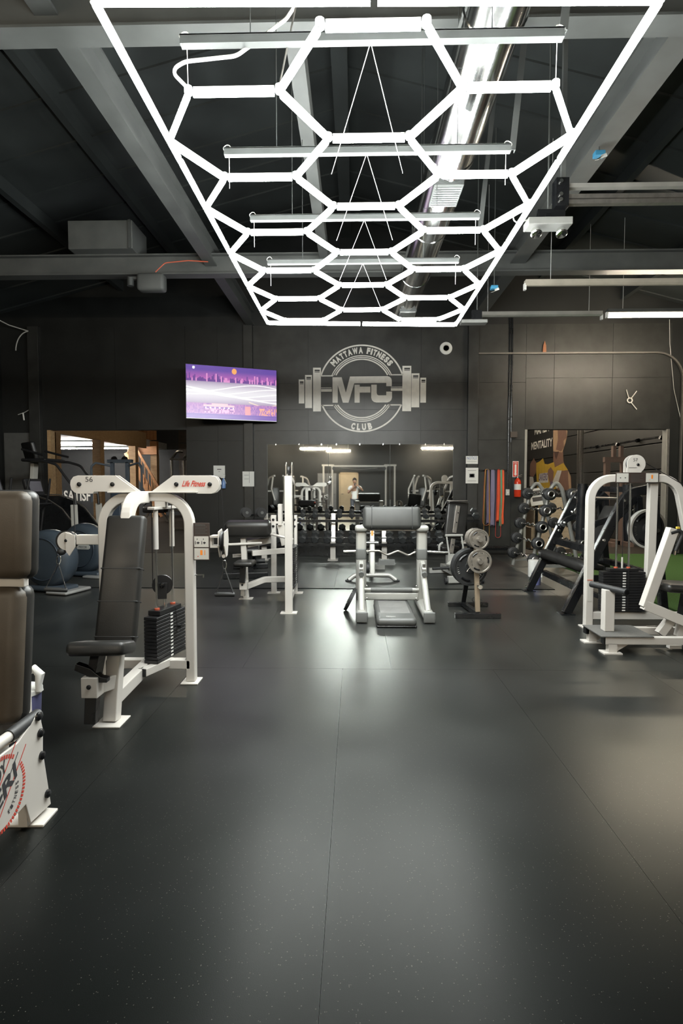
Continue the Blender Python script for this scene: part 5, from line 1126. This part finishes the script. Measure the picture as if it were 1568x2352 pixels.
MB().bb(-.355, -.30, -.042, -.040, .50, .508).build('red_stripe', ORCAP, m7); MB().bb(-.352, -.31, -.042, -.040, .28, .48).build('scale_sticker', GREYPL, m7)
# footplate and rails (in front)
MB().bb(-.60, -.14, -.97, -.55, .150, .158).build('footplate', mat('tread_plate', (.10, .10, .095), .5, bump=.8, bs=90), m7)
MB().bar((-.56, -.93, .115), (.95, -.93, .115), .06, .065).build('front_rail', WHITE, m7, bev=.004); MB().bar((-.58, -.58, .115), (.60, -.58, .115), .06, .065).build('rear_rail', WHITE, m7, bev=.004)
for y in (-.93, -.58): MB().bb(-.592 if y > -.6 else -.575, -.56, y - .03, y + .03, .085, .147).build('end_cap', BLACK, m7)
for y in (-.93, -.58):
    x0 = -.50 if y < -.6 else -.53
    MB().bb(x0 - .03, x0 + .045, y - .03, y + .03, .01, .09).build('stub_leg', WHITE, m7); foot(x0, y, .16, .12, .012).build('foot_plate', WHITE, m7); MB().prism([(.04, .085), (.16, .085), (.04, .01)], (x0, y + .01, 0), (1, 0, 0), (0, 0, 1), .02).build('gusset', WHITE, m7)
MB().bb(-.50, -.41, -.80, -.71, .158, .54).build('handle_post', WHITE, m7, bev=.006); MB().cyl((-.535, -.575, .555), (-.37, -.93, .545), .030, n=16).build('foam_roller', RUB, m7); MB().cyl((-.37, -.93, .545), (-.368, -.936, .545), .022, n=14).build('roller_end', BLACK, m7)
# lever, seat, handle
MB().bar((.115, -.75, 1.10), (-.115, -.75, .375), .085, .085, (0, 1, 0)).build('lever_arm', WHITE, m7, bev=.006); MB().bar((-.13, -.75, .40), (.55, -.78, .12), .085, .09).build('lever_base', WHITE, m7, bev=.006)
MB().tube(fillet([(.08, -.78, 1.06), (.16, -.78, 1.085), (.19, -.78, 1.05), (.13, -.78, .90)], .04, 5), .019, 10).build('handle_grip', RUB, m7); MB().bb(.135, .16, -.79, -.765, 1.10, 1.118).build('yellow_tab', mat('yellow_tab_plastic', (.55, .40, .05), .5), m7)
MB().tube([(.13, -.78, .90), (.125, -.78, .86)], .012, 8).build('handle_tip', CHROME, m7); MB().tube([(.19, -.78, 1.07), (.45, -.6, 1.17)], .003, 6).build('steel_cable', CABLE, m7)
MB().pad((.30, -.72, .555), (.56, .34, .075), .03, 0, 0, RAD(3)).build('seat', VINYL, m7); MB().bar((.30, -.72, .53), (.26, -.72, .26), .10, .09).build('seat_post', BLACK, m7); MB().bar((.17, -.72, .27), (.34, -.72, .25), .10, .05).build('adjust_plate', BLACK, m7)
MB().bar((.22, -.72, .10), (.26, -.72, .28), .07, .07, (0, 1, 0)).build('seat_stub', WHITE, m7); MB().bar((.04, -.72, .12), (.14, -.72, .26), .07, .07, (0, 1, 0)).build('seat_stub', WHITE, m7)
MB().cyl((-.0, -.56, .14), (.22, -.60, .155), .014, n=10).build('damper', STEEL, m7); MB().cyl((.20, -.88, .035), (.20, -.82, .035), .035, n=16).build('caster', RUB, m7); MB().bb(.06, .18, -.86, -.80, .02, .05).build('caster_plate', WHITE, m7)
# ================================================================== BLACK PLATE-LOADED PRESS
bm_ = thing('incline_press', 'black plate-loaded press machine with slanted frames on the right', 'gym machine', (2.45, 7.3, 0))
for y in (-.73, .70):
    MB().rtube(fillet([(.0, y, .01), (.53, y, 1.12), (.66, y, 1.40), (1.0, y, 1.47)], .25, 6), .085, .10, (0, 1, 0)).build('front_leg', BLACK, bm_, bev=.008)
    foot(.0, y, .16, .16).build('foot_plate', BLACK, bm_); foot(1.12, y, .16, .14).build('foot_plate', BLACK, bm_)
    MB().bar((1.12, y, .01), (.95, y, 1.47), .08, .09, (0, 1, 0)).build('rear_leg', BLACK, bm_, bev=.006); MB().bar((.22, y, .42), (1.08, y, .40), .06, .07).build('side_rail', BLACK, bm_); bolt(bm_, (.40, y - .045, .86), (0, -1, 0), .02, CHROME); bolt(bm_, (.62, y - .045, 1.32), (0, -1, 0), .02, CHROME)
for x, z, r in ((.35, .72, .045), (.22, .26, .04), (.98, .46, .04), (.98, 1.44, .04)): MB().bar((x, -.73, z), (x, .70, z), r * 1.6, r * 1.8).build('cross_member', BLACK, bm_)
MB().tube([(.12, .64, .53), (.20, .60, .535), (.34, -.35, .49), (.36, -.42, .485)], [.05, .075, .075, .05], 14).build('leg_roller', VINYL, bm_)
MB().pad((.45, .0, .50), (.34, .62, .08), .03, 0, 0, RAD(12)).build('seat', VINYL, bm_); MB().pad((.70, .0, .88), (.09, .40, .74), .03, 0, 0, RAD(24)).build('backrest', VINYL, bm_)
MB().cyl((.53, .25, .77), (.55, .25, 1.50), .062, n=20).build('guide_post', BLACK, bm_); MB().cyl((.95, -.20, .8), (.92, -.20, 1.50), .055, n=20).build('guide_post', BLACK, bm_); MB().cyl((.55, .25, 1.50), (.55, .25, 1.51), .067, n=20).build('post_cap', BLACK, bm_)
for s, y in ((-1, -.42), (1, .48)):
    MB().rtube(fillet([(.95, y, 1.38), (.72, y, 1.12), (.42, y, 1.02), (.36, y, .92)], .12, 5), .06, .07, (0, 1, 0)).build('press_arm', BLACK, bm_, bev=.005)
    MB().cyl((.36, y - .12, .95), (.36, y + .12, .95), .022, n=12).build('hand_grip', RUB, bm_); MB().cyl((.98, y, .98), (.98, y + s * .40, .98), .024, n=14).build('plate_horn', CHROME, bm_); MB().bar((.95, y, 1.35), (.98, y, .95), .06, .08, (0, 1, 0)).build('horn_drop', BLACK, bm_)
for p in ((.40, .45, .98), (.48, .40, 1.13), (.75, -.38, 1.25), (.9, -.4, 1.2)): bolt(bm_, p, (-.4, -1, .2), .02, CHROME)
MB().bar((.22, .70, .26), (.62, -.6, .10), .05, .05).build('floor_brace', BLACK, bm_); MB().cyl((.36, .1, .20), (.40, -.02, .16), .022, n=10).build('foot_peg', CHROME, bm_)
plate('large grey rimmed plate loaded on the black press machine horn', .225, .05, (3.43, 6.72, .98), (.15, -1, 0), RUB, STEEL)
plate('black plate behind the grey rimmed plate on the press', .215, .05, (3.43, 6.79, .98), (.15, -1, 0), RUB, CHROME)
MB().lathe([(.205, -.03), (.23, -.03), (.23, .03), (.205, .03)], (0, 0, 0), (.15, -1, 0), 36, True).build('rim', GREYPL, [o for o in C.objects if o.name.startswith('weight_plate') and o.get('label', '').startswith('large grey rimmed')][0])
o = thing('wipes_bucket', 'lavender wipes canister on the floor behind the black press', 'bucket', (2.70, 8.45, 0)); MB().lathe([(0, 0), (.062, 0), (.066, .01), (.07, .19), (.07, .2)], (0, 0, 0), (0, 0, 1), 20).build('bucket', LAV, o); MB().lathe([(.074, .19), (.074, .215), (.03, .225), (0, .225)], (0, 0, 0), (0, 0, 1), 20).build('lid', PAPER, o)
o = thing('paper_towel', 'white paper towel roll hanging at the foot of the barbell rack', 'paper towel', (2.90, 9.2, .0)); MB().lathe([(.02, 0), (.085, .0), (.09, .02), (.09, .26), (.085, .28), (.02, .28)], (0, 0, .0), (0, 0, 1), 18).build('roll', PAPER, o); MB().bar((.09, 0, .05), (.13, -.02, .05), .004, .10).build('loose_sheet', PAPER, o)
# ================================================================== FIXED BARBELL RACK
br_ = thing('barbell_rack', 'silver A-frame rack of fixed barbells before the right doorway', 'rack', (3.35, 10.12, 0), RAD(-87))
RK = mat('rack_grey', (.26, .26, .24), .4, metal=.3)
for x in (-.36, .52):
    MB().tube(fillet([(x, -.42, .02), (x, -.10, 1.42), (x, .0, 1.56), (x, .10, 1.42), (x, .42, .02)], .12, 6), .034, 12).build('a_frame', RK, br_)
    for k in range(5):
        z = .22 + k * .27; yb = -.42 + .32 * (z - .02) / 1.40
        for s in (-1, 1): MB().tube([(x, s * (-yb) * -1 * -1 if False else s * abs(yb), z), (x, s * (abs(yb) + .09), z + .02), (x, s * (abs(yb) + .10), z + .05)], .010, 6).build('cradle', CHROME, br_)
MB().bar((-.36, 0, .12), (.52, 0, .12), .05, .05).build('stretcher', RK, br_); MB().bar((-.36, -.39, .12), (-.36, .39, .12), .05, .04).build('stretcher', RK, br_); MB().bar((.52, -.39, .12), (.52, .39, .12), .05, .04).build('stretcher', RK, br_)
BBT = None; R30 = Matrix.Rotation(RAD(-87), 3, 'Z')
for s in (-1, 1):
    for k in range(5):
        z = .26 + k * .27; yb = abs(-.42 + .32 * (z - .06) / 1.40) + .06; p = R30 @ Vector((.20, s * yb, 0))
        lab = (['lowest', 'second lowest', 'middle', 'second highest', 'highest'][k] + ' fixed barbell on the ' + ('front' if s < 0 else 'back') + ' of the rack')
        if BBT is None:
            BBT = thing('fixed_barbell', lab, 'barbell', (3.35 + p.x, 10.12 + p.y, z), RAD(-87), 'fixed barbells on the rack')
            MB().tube(fillet([(-.40, 0, 0), (-.2, 0, 0), (-.1, 0, .03), (0, 0, -.01), (.1, 0, .03), (.2, 0, 0), (.4, 0, 0)], .04, 3), .014, 10).build('shaft', CHROME, BBT)
            for q in (-1, 1): MB().lathe([(.0, -.07), (.05, -.07), (.055, -.055), (.085, -.05), (.10, -.04), (.10, .04), (.085, .05), (.03, .055), (.03, .07), (0, .07)], (q * .52, 0, 0), (q, 0, 0), 24).build('head', RUB, BBT); MB().lathe([(.04, 0), (.05, .006), (.06, 0)], (q * .592, 0, 0), (q, 0, 0), 20).build('head_ring', STEEL, BBT)
            for q in (-1, 1): MB().cyl((q * .40, 0, 0), (q * .455, 0, 0), .020, n=12).build('collar', CHROME, BBT)
        else:
            b = copy_tree(BBT); b['label'] = lab; b.location = (3.35 + p.x, 10.12 + p.y, z)
# wooden plyo pieces and boards in the mural room
pr = thing('wooden_rack', 'wooden squat rack frame in the mural room behind the black press', 'rack', (6.35, 14.2, 0))
for x, y in ((-.12, 0), (.28, 0)): MB().bb(x - .06, x + .06, y - .06, y + .06, 0, 2.05).build('post', mat('weathered_timber', (.20, .13, .10), .6), pr)
MB().bb(-.2, .36, -.06, .06, 2.05, 2.18).build('beam', MATS['weathered_timber'], pr); MB().bb(.0, .07, -.06, .06, 2.18, 2.45).build('stub', MATS['weathered_timber'], pr); MB().bb(.18, .25, -.06, .06, 2.18, 2.45).build('stub', MATS['weathered_timber'], pr)
for s in (-.12, .28): MB().bb(s - .06, s + .06, -.5, .5, 0, .1).build('foot', MATS['weathered_timber'], pr)
pb = thing('plyo_box', 'pale plywood box stack behind the barbell rack', 'box', (4.55, 13.6, 0))
for k, (z0, z1, w_) in enumerate(((0, .5, .45), (.5, .9, .38), (.9, 1.2, .32))):
    MB().bb(-w_, w_, -w_ * .8, w_ * .8, z0, z1 - .004).build('box_tier', LIGHTWOOD, pb, bev=.004); MB().cyl((0, -w_ * .8 - .002, (z0 + z1) / 2), (0, -w_ * .8 + .01, (z0 + z1) / 2), .05, n=14).build('hand_hole', BLACK, pb)
o = thing('white_board', 'white leaning board with black panels by the mural', 'board', (4.2, 13.15, 1.22)); MB().box((0, 0, 0), (.36, .03, .40), 0, RAD(-15), RAD(-8)).build('panel', PAPER, o); MB().box((.03, -.02, .10), (.30, .01, .10), 0, RAD(-15), RAD(-8)).build('dark_band', BLKPL, o); MB().box((.03, -.025, -.05), (.30, .01, .10), 0, RAD(-15), RAD(-8)).build('dark_band', BLKPL, o); MB().bb(-.02, .02, .0, .08, -1.22, .0).build('stand', BLACK, o); MB().bb(-.2, .2, -.1, .16, -1.22, -1.20).build('foot', BLACK, o)
# ================================================================== ROOM BEYOND THE LEFT DOORWAY
fc = thing('cable_station', 'blue grey cable station in the room beyond the left doorway', 'gym machine', (-6.75, 16.2, 0))
FG = mat('blue_grey_paint', (.17, .21, .26), .4)
for s in (-1, 1):
    MB().bb(s * .22 - .05, s * .22 + .05, -.1, .0, 0, 2.15).build('upright', FG, fc, bev=.006); MB().tube(fillet([(s * .2, -.05, 2.02), (s * .62, -.25, 2.12), (s * .72, -.3, 2.0), (s * .72, -.3, 1.0)], .08, 4), .03, 10).build('swing_arm', FG, fc); MB().bb(s * .22 - .04, s * .22 + .04, -.7, .3, 0, .06).build('foot', FG, fc)
    weight_stack(fc, (s * .10, .05), .16, .10, .15, 12, .04, 0, 'y'); pulley(fc, (s * .15, -.08, 2.22), (0, 1, 0), .09)
MB().bb(-.35, .35, -.1, .05, 2.12, 2.22).build('top_beam', FG, fc); MB().pad((0, -.35, .9), (.30, .09, .9), .04, 0, RAD(-8)).build('backrest', mat('blue_vinyl', (.10, .14, .20), .4), fc); MB().pad((0, -.6, .5), (.36, .36, .09), .03).build('seat', MATS['blue_vinyl'], fc); MB().bb(-.05, .05, -.62, -.55, 0, .46).build('seat_post', FG, fc)
fs_ = thing('silver_cable_machine', 'silver cable machine at the right side of the left doorway', 'gym machine', (-5.75, 18.8, 0))
for x in (-.3, .1, .35): MB().tube(fillet([(x, -.2, 0), (x, -.2, 2.35), (x + .12, .0, 2.6), (x + .2, .3, 2.6)], .2, 5), .045, 10).build('frame_tube', STEEL, fs_)
weight_stack(fs_, (.22, .05), .2, .12, .12, 16, .045, 0, 'y'); MB().bb(-.4, .45, -.25, -.15, 0, .06).build('base', STEEL, fs_); MB().bb(-.35, .4, -.25, -.15, .62, .68).build('cross_bar', STEEL, fs_); MB().bb(-.35, .4, -.25, -.15, 2.3, 2.36).build('cross_bar', STEEL, fs_)
fd = thing('black_machine', 'dark machine on the floor beyond the left doorway', 'gym machine', (-8.0, 22.5, 0)); MB().pad((0, 0, .5), (.9, .5, .25), .06).build('body', BLKPL, fd); MB().bar((-.5, 0, 0), (-.2, 0, .5), .08, .08).build('leg', STEEL, fd); MB().bar((.5, 0, 0), (.2, 0, .5), .08, .08).build('leg', STEEL, fd); MB().tube([(-.4, -.2, .7), (.1, -.2, 1.0), (.5, -.2, .8)], .04, 8).build('arm', BLACK, fd)
# ================================================================== BEHIND THE CAMERA (seen in the mirror)
fluo('fluorescent_light', 'warm strip light behind the camera, leftmost in the mirror', (-1.9, -3.0, 3.25), 1.5, 'x', FLM, True, 2.0)
fluo('fluorescent_light', 'warm strip light behind the camera, middle one in the mirror', (-.85, -4.8, 3.25), 1.25, 'x', FLM, True, 2.0)
fluo('fluorescent_light', 'warm strip light behind the camera, rightmost in the mirror', (4.2, -3.6, 3.30), 1.9, 'x', FLM, True, 1.6)
fluo('fluorescent_light', 'warm strip light behind the camera above the left machines', (-4.6, -2.0, 3.6), 2.4, 'x', FLM, True, 1.6)
cc = thing('cable_crossover', 'white cable crossover frame behind the camera', 'gym machine', (.2, -3.9, 0))
for s in (-1, 1):
    x = s * 1.55
    for dx in (-.22, .22): MB().bb(x + dx - .04, x + dx + .04, -.05, .05, 0, 2.5).build('upright', WHITE, cc, bev=.006)
    MB().bb(x - .3, x + .3, -.06, .06, 2.42, 2.5).build('tower_top', WHITE, cc); MB().bb(x - .28, x + .28, -.5, .5, 0, .07).build('tower_base', WHITE, cc)
    weight_stack(cc, (x, 0), .30, .12, .1, 16, .04, pi, 'y')
    for dx in (-.1, .1): MB().cyl((x + dx, 0, .1), (x + dx, 0, 2.42), .01, n=8).build('guide_rod', CHROME, cc)
    pulley(cc, (x - s * .3, .05, 2.3), (0, 1, 0), .09)
MB().bb(-1.4, 1.4, -.04, .04, 2.38, 2.46).build('top_bar', WHITE, cc)
MB().tube([(-.9, .05, 2.32), (.0, .05, 2.24), (.9, .05, 2.32)], .012, 6).build('pull_up_bar', STEEL, cc)
for i, (x, y, rz) in enumerate(((3.0, -1.4, .4), (4.4, -.4, -.3), (3.4, -3.9, .2), (-3.6, -1.6, -.4), (-2.7, -3.6, .3))):
    g = thing('press_machine', ['white lever machine behind the camera, nearest on the right', 'white lever machine behind the camera by the right wall', 'white lever machine beside the cable crossover', 'white lever machine behind the camera at far left', 'white lever machine left of the cable crossover'][i], 'gym machine', (x, y, 0), rz)
    for s in (-1, 1):
        MB().rtube(fillet([(s * .45, -.5, .03), (s * .45, -.3, 1.2), (s * .35, .0, 1.8), (s * .2, .4, 1.9)], .3, 5), .07, .07, (1, 0, 0)).build('side_frame', WHITE, g)
        MB().tube(fillet([(s * .25, .3, 1.85), (s * .4, .6, 1.3), (s * .35, .75, 1.0), (s * .3, .8, .8)], .15, 5), .035, 10).build('press_arm', WHITE, g)
        MB().bb(s * .45 - .04, s * .45 + .04, -.6, .7, 0, .07).build('foot_rail', WHITE, g)
        MB().lathe([(.03, -.03), (.2, -.03), (.2, .03), (.03, .03)], (s * .6, -.2, 1.2), (1, 0, 0), 24, True).build('loaded_plate', RUB, g); MB().cyl((s * .45, -.2, 1.2), (s * .72, -.2, 1.2), .024).build('plate_horn', CHROME, g)
    MB().bb(-.45, .45, -.55, -.45, .05, .12).build('cross_rail', WHITE, g); MB().bb(-.05, .05, -.1, .0, .07, .5).build('seat_post', WHITE, g); MB().pad((0, .15, .5), (.36, .4, .09), .03).build('seat', VINYL, g); MB().pad((0, -.12, .95), (.34, .10, .85), .04, 0, RAD(8)).build('backrest', VINYL, g); MB().bar((-.45, -.3, 1.2), (.45, -.3, 1.2), .06, .06).build('cross_rail', WHITE, g); MB().bb(-.05, .05, -.3, -.16, .6, 1.2).build('back_post', WHITE, g); MB().bb(-.04, .04, -.5, .0, .07, .13).build('seat_rail', WHITE, g)
# ---- the person taking the photograph
def skin_body(name, V_, E_, R_, m, parent, root=0, sub=2):
    me = bpy.data.meshes.new(name); me.from_pydata(V_, E_, []); me.materials.append(m)
    o = bpy.data.objects.new(name, me); C.objects.link(o); o.parent = parent
    sk = o.modifiers.new('skin', 'SKIN')
    for i, v in enumerate(me.skin_vertices[0].data if me.skin_vertices else []): pass
    return o
def smooth_chain(name, chains, m, parent, sub=2):
    # chains: list of lists of (x,y,z,r) sharing points by exact position; grown with Skin + Subdivision
    idx = {}; vs = []; rs = []; es = []
    for ch in chains:
        prev = None
        for (x, y, z, r) in ch:
            k = (round(x, 4), round(y, 4), round(z, 4))
            if k not in idx: idx[k] = len(vs); vs.append(k); rs.append(r)
            if prev is not None and prev != idx[k]: es.append((prev, idx[k]))
            prev = idx[k]
    me = bpy.data.meshes.new(name); me.from_pydata(vs, es, []); me.materials.append(m)
    o = bpy.data.objects.new(name, me); C.objects.link(o); o.parent = parent
    sk = o.modifiers.new('skin', 'SKIN'); sk.use_smooth_shade = True
    if not me.skin_vertices: 
        bm = bmesh.new(); bm.from_mesh(me); bm.verts.layers.skin.verify(); bm.to_mesh(me); bm.free()
    for i, d in enumerate(me.skin_vertices[0].data):
        r = rs[i]; d.radius = r if isinstance(r, tuple) else (r, r); d.use_root = (i == 0)
    sb = o.modifiers.new('sub', 'SUBSURF'); sb.levels = sub; sb.render_levels = sub
    return o
ps = thing('person', 'person in a white t-shirt and grey trousers holding a camera, seen in the mirror', 'person', (-.02, -.42, 0))
pel = (0, 0, .95, (.15, .12)); ch = (0, .02, 1.32, (.17, .125)); nk = (0, .03, 1.49, (.065, .065))
bodych = [[pel, (0, .0, 1.12, (.14, .11)), ch, (0, .025, 1.44, (.12, .09)), nk, (0, .06, 1.58, (.06, .065))]]
for s in (-1, 1):
    bodych.append([pel, (s * .09, 0, .86, (.09, .10)), (s * .10, .01, .50, (.06, .065)), (s * .10, -.02, .12, (.042, .045)), (s * .11, .0, .05, (.045, .05)), (s * .12, .16, .03, (.04, .03))])
sh = {1: [(.19, .02, 1.41, .06), (.33, .08, 1.27, .046), (.36, .13, 1.23, .042), (.20, .30, 1.42, .032), (.115, .335, 1.48, .028)], -1: [(-.19, .02, 1.41, .06), (-.27, .06, 1.18, .046), (-.275, .10, 1.13, .042), (-.10, .29, 1.33, .032), (-.03, .325, 1.40, .028)]}
for s in (1, -1): bodych.append([(0, .025, 1.44, (.12, .09))] + sh[s])
body = smooth_chain('body', bodych, SKIN, ps)
# clothing shells over the body
shirt = smooth_chain('t_shirt', [[(0, 0, .80, (.168, .138)), (0, 0, .95, (.166, .136)), (0, .0, 1.12, (.155, .125)), (0, .02, 1.32, (.183, .138)), (0, .025, 1.43, (.125, .10))], [(0, .025, 1.43, (.125, .10)), (.19, .02, 1.41, .082), (.30, .065, 1.30, .075)], [(0, .025, 1.43, (.125, .10)), (-.19, .02, 1.41, .082), (-.255, .05, 1.24, .075)]], SHIRT, ps)
trou = smooth_chain('trousers', [[(0, 0, .97, (.160, .130)), (.09, 0, .85, (.105, .112)), (.10, .01, .50, (.080, .082)), (.10, -.02, .08, (.070, .070))], [(0, 0, .97, (.160, .130)), (-.09, 0, .85, (.105, .112)), (-.10, .01, .50, (.080, .082)), (-.10, -.02, .08, (.070, .070))]], TROUS, ps)
for s in (-1, 1): MB().pad((s * .115, .07, .045), (.10, .28, .09), .04).build('shoe', BLACK, ps)
hd = MB().ball((0, .075, 1.655), .105, 12, (.76, .95, 1.18)); nose = MB()
head = hd.build('head', SKIN, ps)
MB().pad((0, .185, 1.64), (.03, .035, .05), .012).build('nose', SKIN, head); MB().pad((0, .168, 1.588), (.05, .012, .012), .005).build('mouth', mat('lips', (.36, .15, .12), .5), head)
for s in (-1, 1): MB().ball((s * .032, .163, 1.672), .011, 6).build('eye', PAPER, head); MB().ball((s * .032, .172, 1.672), .0055, 5).build('iris', INK, head); MB().pad((s * .082, .07, 1.655), (.018, .04, .06), .008).build('ear', SKIN, head)
MB().ball((0, .055, 1.695), .115, 12, (.80, .98, .95)).build('hair', HAIR, ps); MB().pad((0, .14, 1.725), (.13, .08, .05), .022).build('fringe', HAIR, ps)
def hand(s, c, d):
    chs = []
    cx_, cy_, cz_ = c
    for k in range(4):
        y0 = cy_ + .01; x0 = cx_ - s * (.005 + .0); z0 = cz_ + .035 - k * .021; L_ = (.9, 1.0, .95, .78)[k]
        ob = smooth_chain('finger', [[(x0, y0 - .03, z0, .0085), (x0 - s * .015, y0 + .03 * L_, z0, .0085), (x0 - s * .045 * L_, y0 + .045 * L_, z0, .008), (x0 - s * .065 * L_, y0 + .035 * L_, z0, .007)]], SKIN, ps, 1)
    smooth_chain('thumb', [[(cx_, cy_ - .03, cz_ - .02, .010), (cx_ - s * .025, cy_ - .035, cz_ - .055, .0095), (cx_ - s * .05, cy_ - .02, cz_ - .06, .008)]], SKIN, ps, 1)
    MB().pad((cx_, cy_ - .02, cz_), (.032, .085, .095), .014).build('palm', SKIN, ps)
hand(1, (.10, .335, 1.49), 0); hand(-1, (-.045, .325, 1.415), 0)
cm = thing('photo_camera', 'black camera held up by the person in the mirror', 'camera', (0.02, -.115, 1.50))
MB().pad((0, 0, 0), (.13, .05, .09), .012).build('camera_body', BLKPL, cm); MB().lathe([(.034, 0), (.036, .03), (.034, .055), (.024, .055), (.022, .045), (0, .045)], (0, .02, -.004), (0, 1, 0), 20).build('lens', BLKPL, cm); MB().pad((0, 0, .052), (.05, .04, .03), .01).build('viewfinder', BLKPL, cm); MB().pad((.055, .012, -.005), (.03, .05, .08), .012).build('grip', RUB, cm)
